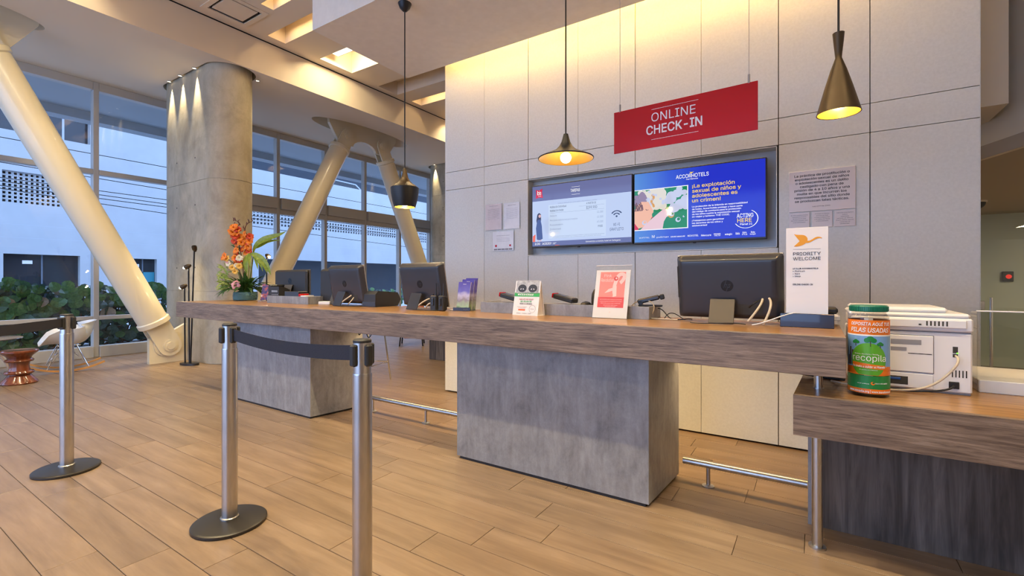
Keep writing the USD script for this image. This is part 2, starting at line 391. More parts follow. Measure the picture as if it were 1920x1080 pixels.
# walls that close the hall off out of view
wr = thing('wall_right', 'plain side wall of the hall', None, kind='structure')
part(wr, 'body', bx(4.2, 4.4, -5, 14, -.05, CZ + .5), m_white)
wf = thing('wall_front', 'entrance wall of the hall with a glazed opening', None, kind='structure')
part(wf, 'body', on(ex(sbox(-9.6, -.05, 4.4, CZ + .5).difference(sbox(-9.0, .1, -.2, 3.9)), .2), (0, -5.0, 0)), m_white)
wfar = thing('wall_far', 'far end wall of the hall', None, kind='structure')
part(wfar, 'body', bx(-9.6, 4.4, 14, 14.2, -.05, CZ + .5), m_white)

# glazing along x = GX
def glazing():
    ys = [-5.0, -3.5, -1.85, -.35, 1.13, 2.62, 4.1, 5.60, 6.74, 7.88, 9.05, 10.25, 12.0, 14.0]
    for i in range(len(ys) - 1):
        a, b = ys[i], ys[i + 1]
        left = b <= 4.2
        w = thing(f'window_{i + 1}', 'tall aluminium framed street window bay', None, kind='structure')
        part(w, 'mullion', rb(GX - .13, GX, a - .035, a + .035, 0, LZ, .004), m_frame)
        part(w, 'head', rb(GX - .13, GX, a + .036, b - .036, LZ - .13, LZ - .001, .004), m_frame)
        if left:
            part(w, 'sill', rb(GX - .15, GX + .03, a + .036, b - .036, 0, .17, .004), m_frame)
            part(w, 'transom', rb(GX - .13, GX + .0, a + .036, b - .036, .585, .645, .004), m_frame)
            part(w, 'transom', rb(GX - .13, GX + .0, a + .036, b - .036, 2.88, 2.955, .004), m_frame)
            for z0, z1 in ((.17, .585), (.645, 2.88), (2.955, LZ - .13)):
                part(w, 'pane', bx(GX - .07, GX - .062, a + .034, b - .034, z0 - .002, z1 + .002), m_glass)
        else:
            part(w, 'beam', rb(GX - .2, GX + .06, a + .036, b - .036, 2.72, 2.95, .006), m_frame)
            part(w, 'door_track', rb(GX - .12, GX - .0, a + .036, b - .036, 2.61, 2.719, .004), m_frame)
            part(w, 'sill', rb(GX - .13, GX - .0, a + .036, b - .036, 0, .06, .004), m_frame)
            part(w, 'pane', bx(GX - .07, GX - .062, a + .034, b - .034, .058, 2.612), m_glass)
            part(w, 'pane', bx(GX - .07, GX - .062, a + .034, b - .034, 2.948, LZ - .13), m_glass)
glazing()
# ================================================================ concrete columns and the painted steel braces
def column(cx, cy, label, seams):
    c = thing('concrete_column', label, 'column', (cx, cy, 0))
    z = [0] + seams + [LZ + .3]
    for a, b in zip(z[:-1], z[1:]):
        s = LineString([(-.61, 0), (.61, 0)]).buffer(.317, 20)
        part(c, 'cast_lift', mv(ex(s, b - a - .006), z=a + .003), m_conc, 35)
        part(c, 'joint', mv(ex(LineString([(-.61, 0), (.61, 0)]).buffer(.309, 20), .012), z=b - .006), m_conc, 35)
    for zz in [s - .35 for s in seams] + [s + .35 for s in seams]:
        for xx in (-.3, .3): part(c, 'tie_hole', cyl((xx, -.3175, zz), (xx, -.30, zz), .012, 12), m_joint)
    return c
column(*COLS[0], 'wide rounded concrete column lit by spots behind the left end of the desk', [1.05, 2.68])
column(*COLS[1], 'rounded concrete column far back beside the left edge of the panelled wall', [1.0, 1.9, 2.75, 3.5])
def downlight(x, y, z, label, grp='small spotlights in the ceiling gap round the concrete column'):
    d = thing('recessed_spotlight', label, 'spotlight', (x, y, z), group=grp)
    part(d, 'trim_ring', lathe([(.024, -.001), (.036, -.001), (.036, -.006), (.024, -.008), (.024, -.001)], 24), m_frame)
    part(d, 'lens', lathe([(0, -.001), (.0235, -.001), (.0235, -.004), (0, -.004)], 20), m_lens)
    l = UsdLux.SphereLight.Define(stage, d + '/beam'); l.AddTranslateOp().Set(Gf.Vec3d(0, 0, -.022)); l.CreateRadiusAttr(.010)
    l.CreateColorAttr(Gf.Vec3f(*NEUTRAL)); l.CreateIntensityAttr(SPOT_POWER)
    sh = UsdLux.ShapingAPI.Apply(l.GetPrim()); sh.CreateShapingConeAngleAttr(19.0); sh.CreateShapingConeSoftnessAttr(0.8)
for x, n in ((-8.5, 'left'), (-8.12, 'middle'), (-7.66, 'right')):
    downlight(x, COLS[0][1] - .317 - .040, LZ, f'{n} one of the three spotlights washing the flat face of the near concrete column')
downlight(-7.31, 3.97, LZ, 'spotlight in the ceiling gap at the rounded side of the near concrete column')
for x, n in ((-8.6, 'left'), (-8.0, 'right')):
    downlight(x, COLS[1][1] - .317 - .040, LZ, f'{n} spotlight washing the far concrete column')

SX = -8.05
def strut(yb, yt, label):
    """Painted steel tube from a pin near the floor (yb) to a pin under the ceiling (yt), in the plane x = SX."""
    s = thing('diagonal_brace', label, 'brace', (SX, yb, 0))
    p0, p1 = np.array([0, 0, .25]), np.array([0, yt - yb, 4.15]); u = (p1 - p0) / np.linalg.norm(p1 - p0); L = np.linalg.norm(p1 - p0)
    a, b = p0 + u * .36, p1 - u * .30
    part(s, 'tube', cyl(a, b, .185, 40), m_strut, 30)
    prof = [(0, 0), (.19, 0), (.205, .012), (.205, .07), (.187, .085), (0, .085)]
    for o, sg in ((a - u * .01, 1), (b + u * .01, -1)):
        m = lathe(prof, 40); m.apply_transform(trimesh.geometry.align_vectors([0, 0, 1], u * sg)); m.apply_translation(o); part(s, 'end_collar', m, m_strut, 30)
    for p, sg in ((p0, 1), (p1, -1)):
        q = p + u * sg * .36
        w = np.array([0, u[2], -u[1]])
        for side in (-1, 1):
            pts = [p[1:] + .15 * np.array([math.cos(t), math.sin(t)]) for t in np.linspace(0, 2 * PI, 24)]
            e = [(q + w * .15)[1:], (q - w * .15)[1:]]
            sh = shapely.MultiPoint([tuple(x) for x in pts] + [tuple(x) for x in e]).convex_hull
            m = ex(sh, .03); m = on(m, (side * .075 - .015, 0, 0), (0, 1, 0), (0, 0, 1)); part(s, 'lug', m, m_strut, 30)
        part(s, 'pin', cyl(p - [.125, 0, 0], p + [.125, 0, 0], .055, 24), m_strut, 30)
        part(s, 'pin_washer', cyl(p - [.11, 0, 0], p + [.11, 0, 0], .085, 24), m_strut, 30)
    return s
strut(3.04, 1.10, 'thick cream steel brace leaning left across the front windows')
strut(4.20, 6.17, 'cream steel brace rising to the right behind the flower arrangement')
strut(8.95, 7.08, 'cream steel brace leaning left behind the black pendant lamp, near the far column')
def node_plate(y, label):
    n = thing('brace_head_plate', label, 'steel plate', (SX, y, LZ))
    sh = Polygon([(-.90, .3), (.90, .3), (.86, .0), (.62, -.36), (.30, -.36)] + [(.30 * math.cos(t), -.36 + .16 * math.sin(t)) for t in np.linspace(.2, PI - .2, 9)] + [(-.30, -.36), (-.62, -.36), (-.86, 0)])
    part(n, 'plate', on(ex(sh, .07), (-.035, 0, 0), (0, 1, 0), (0, 0, 1)), m_strut)
    part(n, 'anchor_flange', bx(-.12, .12, -.95, .95, .27, .30), m_strut)
node_plate(6.63, 'cream steel plate under the ceiling joining the two right braces')
node_plate(.80, 'cream steel plate under the ceiling at the left photo edge')
def base_plate(y0, y1, flip, label):
    n = thing('brace_base_plate', label, 'steel plate', (SX, y0, 0))
    w = y1 - y0
    sh = Polygon([(0, 0), (w, 0), (w, .56), (w * .62, .46), (0, .36)]) if not flip else Polygon([(0, 0), (w, 0), (w, .36), (w * .4, .46), (0, .56)])
    part(n, 'plate', on(ex(sh, .08), (-.04, 0, 0), (0, 1, 0), (0, 0, 1)), m_strut)
    part(n, 'round_boss', cyl((-.058, .2 if not flip else w - .2, .25), (.058, .2 if not flip else w - .2, .25), .15, 28), m_strut, 30)
base_plate(2.80, 3.27, False, 'cream steel foot plate of the left brace against the concrete column')
base_plate(3.905, 4.42, True, 'cream steel foot plate behind the concrete column')

# ================================================================ ceiling fittings
ac = thing('air_conditioner', 'square ceiling air cassette with dark slots beside the beam', 'air conditioner', (-6.54, 3.25, CZ))
part(ac, 'frame', mv(ex(sbox(-.30, -.30, .30, .30).difference(sbox(-.235, -.235, .235, .235)), .012), z=-.012), m_ceiling)
part(ac, 'grille_panel', rb(-.2, .2, -.2, .2, -.006, .02, .004), m_ceiling)
part(ac, 'air_slot', [bx(-.235, .235, -.235, .235, .03, .04)], m_joint)
part(ac, 'louvre', [bx(-.19, .19, .206, .212, -.004, .03), bx(-.19, .19, .221, .226, -.004, .03)], m_darkmetal)
for i, (x0, x1, y0, y1, k) in enumerate(cof):
    if k == 'dark': continue
    near = y0 > 3 and x0 < -5
    if k == 'square':
        first = i == 0
        t = thing('ceiling_light', 'bright rectangular lamp inside the open square coffer' if first else 'square lamp in a ceiling coffer out of view', 'ceiling light', ((x0 + x1) / 2, y0 + .15 if first else (y0 + y1) / 2, CZ + (.11 if first else .355)), group=None if first else 'coffer lamps out of view')
        sx, sy = (.38, .15) if first else (.26, .26)
        part(t, 'housing', rb(-sx / 2 - .02, sx / 2 + .02, -sy / 2 - .02, sy / 2 + .02, -.02, .004, .004), m_white)
        part(t, 'diffuser', bx(-sx / 2, sx / 2, -sy / 2, sy / 2, -.024, -.0195), COF_EM)
        if first: part(t, 'hanger', [cyl((q * .15, 0, .004), (q * .15, 0, .25), .004, 8) for q in (-1, 1)], m_frame)
        rl = rect_light(t + '/light', (0, 0, -.03), sx, sy, SQ_POWER * (1.0 if first else 2.0 if y0 > 4 else 1.0), NEUTRAL)
        if first: rect_light(t + '/side_light', (0, sy / 2 + .03, -.005), sx, .03, SQ_POWER * 1.2, NEUTRAL, (80, 0, 0))
    else:
        t = thing('linear_spot_strip', f'warm wall-wash strip hidden in the {"long slot coffer beside the air cassette" if i == 2 else "second slot coffer" if i == 1 else "farthest slot coffer"}' if near else 'warm slot lamp out of view', 'ceiling light', ((x0 + x1) / 2, (y0 + y1) / 2, CZ + .24), group=None if near else 'slot lamps out of view')
        L = x1 - x0
        part(t, 'rail', bx(-L / 2 + .05, L / 2 - .05, -.02, .02, -.012, .018), m_white)
        n = max(2, int(L / .45))
        for q in range(n):
            xx = -L / 2 + .22 + q * (L - .44) / (n - 1)
            part(t, 'lamp_head', cyl((xx, 0, -.045), (xx, 0, -.012), .022, 12), m_frame)
            part(t, 'lamp_lens', cyl((xx, 0, -.049), (xx, 0, -.0455), .02, 12), m_lens)
            if k == 'spots' and q % 3 == 1:
                l = UsdLux.DiskLight.Define(stage, _path(t, 'beam')); l.AddTranslateOp().Set(Gf.Vec3d(xx, 0, -.055)); l.CreateRadiusAttr(.04)
                l.CreateColorAttr(Gf.Vec3f(*NEUTRAL)); l.CreateIntensityAttr(FLOOR_POWER)
                sh = UsdLux.ShapingAPI.Apply(l.GetPrim()); sh.CreateShapingConeAngleAttr(33.0); sh.CreateShapingConeSoftnessAttr(0.8)
        if k == 'wash': rl = rect_light(t + '/light', (0, 0, -.06), L - .3, .04, WASH_POWER, WARM)

# warm cove light in the gap between soffit and wall
cv = thing('cove_light', 'warm cove light strip hidden above the soffit along the panelled wall', 'ceiling light', (-1.28, 3.75, 3.95))
part(cv, 'channel', bx(-2.0, 2.0, -.03, .03, 0, .03), m_white)
for xx in (-1.8, -.9, 0, .9, 1.8): part(cv, 'bracket', bx(xx - .015, xx + .015, .0305, .0795, .005, .025), m_white)
part(cv, 'led_strip', bx(-1.98, 1.98, -.012, .012, -.006, -.0005), m_spot)
rl = rect_light(cv + '/light', (0, 0, -.02), 3.9, .05, COVE_POWER, WARM2, (0, 0, 0))

# ================================================================ pendants, sign
def pendant(x, label, prof_out, prof_in, zbase, canopy_z, outer, bulb_z, bulb_r=.022, power=None, neck=None):
    p = thing('pendant_lamp', label, 'pendant lamp', (x, 2.62, zbase))
    part(p, 'shade', lathe(prof_out, 48), outer, 40)
    part(p, 'shade_lining', lathe(prof_in, 48), m_brassin, 40, label='gold inside of the shade')
    top = prof_out[-1][1] if prof_out[-1][1] > prof_out[0][1] else prof_out[0][1]
    if neck: part(p, 'neck', lathe(neck, 40), m_brassout, 40)
    part(p, 'cord', cyl((0, 0, top - .01), (0, 0, canopy_z - zbase - .02), .0045, 8), m_cable_k)
    part(p, 'ceiling_rose', lathe([(0, -.06), (.018, -.058), (.04, -.035), (.052, 0), (0, 0)], 28).apply_translation((0, 0, canopy_z - zbase)) if False else mv(lathe([(0, -.065), (.016, -.06), (.04, -.035), (.052, 0), (0, 0)], 28), z=canopy_z - zbase), m_lampblk, 40)
    part(p, 'bulb', trimesh.creation.icosphere(3, bulb_r).apply_translation((0, 0, bulb_z)), m_bulb, True)
    l = UsdLux.SphereLight.Define(stage, p + '/bulb_light'); l.AddTranslateOp().Set(Gf.Vec3d(0, 0, bulb_z - bulb_r - .014)); l.CreateRadiusAttr(.012)
    l.CreateColorAttr(Gf.Vec3f(*WARM)); l.CreateIntensityAttr(power or PEND_POWER)
    return p
pendant(-2.70, 'squat black pendant lamp with a tapered brass top, leftmost of the three',
        [(.078, 0), (.082, 0), (.096, .05), (.106, .11), (.109, .15), (.105, .155)],
        [(.081, .001), (.094, .05), (.104, .11), (.104, .150), (.012, .152)], 1.778, 3.373, m_lampblk, .035, .03,
        neck=[(.104, .1545), (.085, .17), (.062, .185), (.042, .205), (.028, .23), (.02, .26), (.014, .295), (.008, .305), (0, .306)])
stage.GetPrimAtPath('/World/pendant_lamp')
pendant(-1.30, 'wide flat black pendant lamp with a gold inside and a glowing bulb, middle of three',
        [(.168, 0), (.172, .001), (.172, .006), (.12, .03), (.07, .052), (.042, .078), (.028, .105), (.018, .14), (.014, .155), (0, .157)],
        [(.168, .0005), (.118, .026), (.066, .046), (.038, .07), (.01, .074)], 1.957, 3.373, m_lampblk, .008, .034)
pendant(.09, 'tall slim brass pendant lamp with a flared cone shade, rightmost of the three',
        [(.084, 0), (.087, 0), (.075, .045), (.055, .12), (.032, .20), (.013, .255), (.015, .28), (.020, .33), (.0235, .369), (.0, .370)],
        [(.083, .001), (.072, .045), (.052, .12), (.029, .20), (.012, .25), (.0, .25)], 1.969, 3.373, m_brassout, .09, .026)

sg = thing('hanging_sign', 'red hanging sign reading online check-in', 'sign', (-1.094, 2.902, 2.022), rz=-3.3)
SL, SH = .834, .266
part(sg, 'board', rb(0, SL, 0, .008, 0, SH, .0015), m_red)
part(sg, 'lettering', on(text('ONLINE', .052, .262, align='l'), (.247, 0, .158)), m_print_w, label='thin white word online'); part(sg, 'lettering', on(text('CHECK-IN', .052, .332, True), (.215, 0, .082)), m_print_w, label='bold white word check-in')
part(sg, 'rule', bx(.247, .525, -.001, .0, .232, .2345), m_print_w); part(sg, 'rule', bx(.247, .525, -.001, .0, .047, .0495), m_print_w)
for x in (.04, .79):
    part(sg, 'cable', cyl((x, .004, SH + .03), (x, .004, 3.373 - 2.022), .0016, 6), m_frame)
    part(sg, 'cable_grip', [cyl((x, .004, SH - .004), (x, .004, SH + .045), .006, 10)], m_silver)
# ================================================================ the desk
YF = 2.33
def prism(pts, z0, z1): return mv(ex(Polygon(pts), z1 - z0), z=z0)
ct = thing('reception_counter', 'long wood-look reception counter on two concrete-look piers', 'reception counter', (-2.9, 2.7, 0))
def L_(m): return mv(m, 2.9, -2.7, 0)
CT0, CT1 = .803, .970
part(ct, 'front_fascia', L_(rb(-5.958, .106, YF, YF + .03, CT0, CT1, .002)), m_wood)
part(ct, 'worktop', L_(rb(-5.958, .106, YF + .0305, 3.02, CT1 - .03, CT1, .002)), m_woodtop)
part(ct, 'underside', L_(bx(-5.95, .10, YF + .031, 3.01, CT0 + .002, CT1 - .031)), m_wood)
part(ct, 'end_fascia', L_(bx(.1005, .106, YF + .031, 3.02, CT0, CT1 - .031)), m_wood); part(ct, 'end_fascia', L_(bx(-5.958, -5.951, YF + .031, 3.02, CT0, CT1 - .031)), m_wood)
for pts in ([(-2.041, 2.463), (-.737, 2.463), (-.703, 2.967), (-2.0, 2.967)], [(-4.975, 2.455), (-3.677, 2.455), (-3.607, 2.955), (-4.93, 2.955)]):
    part(ct, 'pier', L_(prism(pts, .018, CT0 + .001)), m_lam)
    c = np.mean(pts, axis=0); part(ct, 'plinth', L_(prism([tuple(c + (np.array(p) - c) * .97) for p in pts], 0, .018)), m_black)
for x0, x1 in ((-4.853, -4.135), (-2.068, -.826)):
    y0, y1 = (2.735, 3.0) if x0 < -4 else (2.765, 3.01)
    lg = thing('desk_riser', 'low grey laminate riser ' + ('at the left end of the desk under the telephone' if x0 < -4 else 'in the middle of the desk under the card terminals'), 'desk riser', ((x0 + x1) / 2, (y0 + y1) / 2, CT1))
    hx, hy = (x1 - x0) / 2, (y1 - y0) / 2
    part(lg, 'front_board', rb(-hx, hx, -hy, -hy + .016, 0, .076, .001), m_lam)
    part(lg, 'side_board', rb(hx - .016, hx, -hy + .0165, hy, 0, .076, .001), m_lam); part(lg, 'side_board', rb(-hx, -hx + .016, -hy + .0165, hy, 0, .076, .001), m_lam)
    part(lg, 'shelf', bx(-hx + .016, hx - .016, -hy + .016, hy, .055, .071), m_lam)

uc = thing('under_counter_light', 'warm light strip fixed under the rear edge of the long counter', 'light strip', (-2.9, 2.985, CT0))
part(uc, 'channel', rb(-2.6, 2.85, -.02, .02, -.012, .0015, .002), m_frame)
part(uc, 'diffuser', bx(-2.58, 2.83, -.012, .012, -.0145, -.0125), em('strip_glow', WARM2, 4))
rect_light(uc + '/light', (.12, 0, -.018), 5.4, .024, UNDER_POWER, WARM, (18, 0, 0))

lo = thing('low_counter', 'lower wood-look side counter on a dark plank-look panel and a steel leg', 'counter', (1.0, 2.75, 0))
LT0, LT1 = .543, .714
part(lo, 'front_fascia', prism([(-1.079, -.42), (1.4, -.42), (1.4, -.39), (-1.077, -.39)], LT0, LT1), m_wood)
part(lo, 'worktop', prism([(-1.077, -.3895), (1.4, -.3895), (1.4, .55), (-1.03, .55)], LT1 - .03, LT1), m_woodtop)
part(lo, 'underside', prism([(-1.07, -.3895), (1.39, -.3895), (1.39, .54), (-1.02, .54)], LT0 + .002, LT1 - .031), m_wood)
part(lo, 'front_panel', rb(-1.005, 1.4, -.018, 0, 0, LT0 + .001, .001), m_woodv)
part(lo, 'end_panel', rb(-1.03, -1.006, -.018, .5, 0, LT0 + .001, .001), m_lam)
part(lo, 'leg', cyl((-.992, -.23, .004), (-.992, -.23, LT0 + .001), .0215, 24), m_steel, 30)
part(lo, 'leg_foot', cyl((-.992, -.23, 0), (-.992, -.23, .008), .035, 24), m_steel, 30)
sp = thing('counter_spacer', 'short steel post holding the long counter above the low counter', 'post', (.012, 2.53, LT1))
part(sp, 'tube', cyl((0, 0, 0), (0, 0, CT0 - LT1), .017, 20), m_steel, 30)
part(sp, 'flange', cyl((0, 0, 0), (0, 0, .004), .022, 20), m_steel, 30)

def foot_rail(x0, x1, feet, label):
    f = thing('foot_rail', label, 'foot rail', ((x0 + x1) / 2, 2.92, 0)); c = (x0 + x1) / 2
    part(f, 'rail', cyl((x0 - c, 0, .125), (x1 - c, 0, .125), .0205, 20), m_steel, 30)
    for x in feet:
        part(f, 'post', cyl((x - c, -.0, .006), (x - c, 0, .11), .011, 14), m_steel, 30)
        part(f, 'foot_flange', lathe([(0, 0), (.034, 0), (.034, .004), (.016, .010), (0, .010)], 20).apply_translation((x - c, 0, 0)), m_steel, 30)
foot_rail(-3.585, -2.03, (-3.42, -2.76), 'steel foot rail near the floor between the two concrete-look piers')
foot_rail(-.665, -.034, (-.525,), 'steel foot rail near the floor between the right pier and the low counter')

def wire(name, pts, r, mat, label, cat_='cable', n=40):
    pts = np.array(pts, float); o = pts[0].copy()
    return solo(name, tube(spline(pts - o, n), r, 8), mat, label, cat_, True, loc=o)

# ================================================================ rope barriers
def stanchion(loc, rz, label):
    s = thing('barrier_post', label, 'barrier post', (*loc, 0), rz)
    part(s, 'base', lathe([(0, 0), (.158, 0), (.165, .004), (.165, .014), (.155, .02), (.05, .028), (0, .028)], 56), m_darkmetal, 30)
    part(s, 'collar', lathe([(0, .026), (.041, .026), (.041, .034), (.036, .038), (0, .038)], 32), m_steel, 30)
    part(s, 'tube', lathe([(0, .036), (.0345, .036), (.0345, .862), (.033, .868), (0, .868)], 40), m_steel, 30)
    part(s, 'belt_cassette', lathe([(0, .868), (.0315, .868), (.0315, .978), (0, .978)], 40), m_steel, 30)
    part(s, 'cap', lathe([(0, .978), (.0325, .978), (.0325, .986), (.028, .990), (0, .991)], 40), m_blacks, 30)
    for a in (0, 90, 180, 270):
        m = rb(.0285, .0465, -.0135, .0135, .895, .972, .005)
        part(s, 'belt_clip', rot(m, a), m_blacks)
    return s
PA, PB, PC = (-3.99, .955), (-2.435, 1.184), (-1.376, 1.126)
dAB = lambda p, q: math.degrees(math.atan2(q[1] - p[1], q[0] - p[0]))
PD = (-3.99 + .70 * 1.75, .955 - .714 * 1.75)
sA = stanchion(PA, dAB(PA, PD), 'steel belt barrier post on a round base, leftmost, belt running out of the photo')
sB = stanchion(PB, dAB(PB, PC), 'steel belt barrier post holding the left end of the sagging belt')
sC = stanchion(PC, dAB(PC, PB), 'nearest steel belt barrier post, cut off by the bottom photo edge')
sD = stanchion(PD, dAB(PD, PA), 'belt barrier post left of the photo')
def belt(p, q, sag, label):
    p, q = np.array(p), np.array(q); d = q - p; L = np.linalg.norm(d); u = d / L
    t = np.linspace(0, 1, 20); xs = .044 + t * (L - .088)
    pts = np.c_[p[0] + u[0] * xs, p[1] + u[1] * xs, .936 - sag * 4 * t * (1 - t)]
    o = pts[0].copy()
    solo('barrier_belt', ribbon(pts - o, .056, .002, (0, 0, 1)), m_belt, label, 'barrier belt', loc=o)
belt(PB, PC, .022, 'dark grey barrier belt sagging between the middle and the nearest posts')
belt(PA, PD, .006, 'black barrier belt at the left photo edge')
# ================================================================ things on the desk
TZ = CT1
def hp_logo(r):
    """A ring-less disc with two slanted letters cut out: the maker's round emblem."""
    d = Point(0, 0).buffer(r, 32)
    sl = .32
    def bar(x, y0, y1, w=.1): return Polygon([(x + sl * y0, y0), (x + w + sl * y0, y0), (x + w + sl * y1, y1), (x + sl * y1, y1)])
    h = unary_union([bar(-.46, -.34, 1.0), bar(-.14, -.34, .30), Polygon([(-.40 + sl * .2, .2), (.0 + sl * .2, .2), (.0 + sl * .3, .3), (-.38 + sl * .3, .3)])])
    p = unary_union([bar(.13, -1.0, .30), bar(.40, -.34, .30), Polygon([(.13 + sl * .2, .2), (.5 + sl * .2, .2), (.46 + sl * .3, .3), (.13 + sl * .3, .3)]), Polygon([(.13 - sl * .34, -.34), (.5 - sl * .34, -.34), (.5 - sl * .24, -.24), (.13 - sl * .24, -.24)])])
    return d.difference(affinity.scale(unary_union([h, p]), r, r, origin=(0, 0)).buffer(0))

def monitor(loc, rz, label, w=.53, h=.355, tilt=10, plain=False, group=None, stand=True):
    """All-in-one computer seen from behind: back shell bulging towards -y, hinged plate stand, base edge at the origin."""
    t = thing('computer', label, 'computer', loc, rz, group)
    n, m = 20, 28
    P = np.zeros((n, m, 3))
    us, vs = np.linspace(-1, 1, m), np.linspace(-1, 1, n)
    for i, v in enumerate(vs):
        for j, u in enumerate(us):
            # superellipse rectangle with a rolled edge
            k = max(abs(u), abs(v)); e = min(1, (1 - k) / .16)
            bul = .046 * (1 - (1 - e) ** 2.2) ** .55 if e > 0 else 0
            rr_ = .10; x, z = u * w / 2, v * h / 2
            ax, az = abs(x) - (w / 2 - rr_ * h / 2), abs(z) - (h / 2 - rr_ * h / 2)
            if ax > 0 and az > 0:
                q = max(ax, az) / max(1e-9, math.hypot(ax, az)); x = math.copysign(w / 2 - rr_ * h / 2 + ax * q, x); z = math.copysign(h / 2 - rr_ * h / 2 + az * q, z)
            P[i, j] = (x, -bul, z)
    shell = grid_surface(P)
    body = [shell]
    T = lambda mm: mv(rot(mm, tilt, (1, 0, 0)), 0, 0, h / 2 + .022)
    part(t, 'back_shell', T(shell), m_hp, True)
    part(t, 'bezel', T(rb(-w / 2, w / 2, .0005, .014, -h / 2, h / 2, .004)), m_silver)
    part(t, 'screen', T(bx(-w / 2 + .012, w / 2 - .012, .0142, .0155, -h / 2 + .012, h / 2 - .012)), m_dkglass)
    part(t, 'vent_slot', T(rot(rb(-w * .33, w * .33, -.0405, -.036, h * .445 - .0025, h * .445 + .0025, .001), 0)), m_joint)
    part(t, 'emblem', T(on(mv(ex(hp_logo(.031), .0012), z=.0455), (0, 0, .012))), m_hpd)
    if not plain:
        part(t, 'port_bay', T(bx(.05, .17, -.0468, -.0462, -h * .40, -h * .25)), m_joint)
        part(t, 'side_slot', T(rb(-w / 2 + .004, -w / 2 + .017, -.030, -.012, -.06, .12, .002)), m_joint)
    pl = rot(rb(-.062, .062, -.004, .004, 0, .135, .002), -24, (1, 0, 0)); pl = mv(pl, -.02, -.118, .004)
    part(t, 'stand', pl, m_bronze if label.startswith('largest') else m_hp)
    part(t, 'hinge', mv(cyl((-.06, 0, 0), (.06, 0, 0), .006, 12), -.02, -.062, .126), m_bronze if label.startswith('largest') else m_hp)
    return t
monitor((-.40, 2.80, TZ), 0, 'largest black all-in-one computer seen from behind, beside the white priority sign')
monitor((-2.655, 2.79, TZ), -4, 'black all-in-one computer seen from behind, next to the two radios', w=.50)
monitor((-3.63, 2.82, TZ), -4, 'black all-in-one computer seen from behind, left of the small receipt printer', w=.52)
for x, y, zz, hh, lb in ((-4.70, 2.945, TZ + .072, .272, 'dark brown-black computer at the far side of the desk behind the grey riser'), (-3.90, 2.95, TZ, .345, 'dark computer at the far side of the desk, mostly hidden behind the left black computer')):
    t = thing('computer', lb, 'computer', (x, y, zz))
    part(t, 'back_shell', rb(-.29, .29, -.05, -.012, .02, hh, .018), m_blacks)
    part(t, 'bezel', rb(-.295, .295, -.011, .004, .015, hh + .005, .004), m_bronze)
    part(t, 'emblem', on(ex(hp_logo(.03), .001), (0, -.0502, hh * .58)), m_hpd)
    part(t, 'stand', mv(rot(rb(-.07, .07, -.004, .004, 0, .12, .002), -20, (1, 0, 0)), 0, -.10, .004), m_bronze)
def cables(parent_loc, pts_list, label):
    c = thing('cable_bundle', label, 'cable', parent_loc)
    for pts, r, mat in pts_list: part(c, 'cable', tube(spline(pts, 24), r, 8), mat, True)
cables((-.27, 2.72, TZ), [([(-.02, -.04, .02), (.0, -.03, .05), (.03, .0, .10), (.04, .035, .135)], .006, m_cable_b), ([(.05, -.045, .008), (.07, -.03, .06), (.08, .0, .11), (.07, .035, .14)], .006, m_cable_b),
        ([(.0, -.06, .006), (.05, -.05, .02), (.12, -.03, .05), (.19, .01, .07)], .003, m_print_w), ([(-.3, -.06, .005), (-.2, -.08, .006), (-.08, -.075, .012), (-.03, -.05, .006)], .0022, m_cable_k), ([(-.02, .02, .09), (.0, -.01, .11), (.03, .03, .13)], .004, m_cable_k)], 'beige and black cables behind the largest computer')
cables((-2.60, 2.71, TZ), [([(-.06, -.02, .006), (-.03, -.02, .03), (.02, .0, .07), (.05, .03, .09)], .006, m_cable_b), ([(.04, -.0, .02), (.07, .0, .05), (.1, .03, .06)], .006, m_cable_b), ([(-.06, -.04, .004), (.05, -.05, .004), (.16, -.03, .004), (.2, .05, .004)], .003, m_cable_k)], 'beige and black cables behind the computer beside the radios')
cables((-3.58, 2.74, TZ), [([(-.06, -.02, .006), (-.03, -.02, .03), (.02, .0, .07), (.05, .03, .10)], .006, m_cable_b), ([(.04, -.0, .02), (.07, .0, .04), (.08, .03, .08)], .005, m_cable_b), ([(-.1, -.05, .004), (.0, -.06, .004), (.1, -.03, .004), (.12, .1, .004)], .0025, m_cable_k)], 'beige and black cables behind the left black computer')

rp = thing('receipt_printer', 'small black receipt printer between the two black computers', 'printer', (-3.32, 2.92, TZ))
body = ex(Polygon([(-.13, 0), (.13, 0), (.17, .06), (.13, .125), (-.10, .14), (-.13, .11)]), .17)
part(rp, 'body', on(body, (.085, 0, 0), (0, 1, 0), (0, 0, 1)).apply_translation((-.17, 0, 0)), m_blacks)
part(rp, 'front_skirt', rb(-.0865, .0865, -.134, -.128, .002, .045, .002), m_hp)
part(rp, 'paper_slot', bx(-.05, .05, .02, .035, .137, .1385), m_joint)

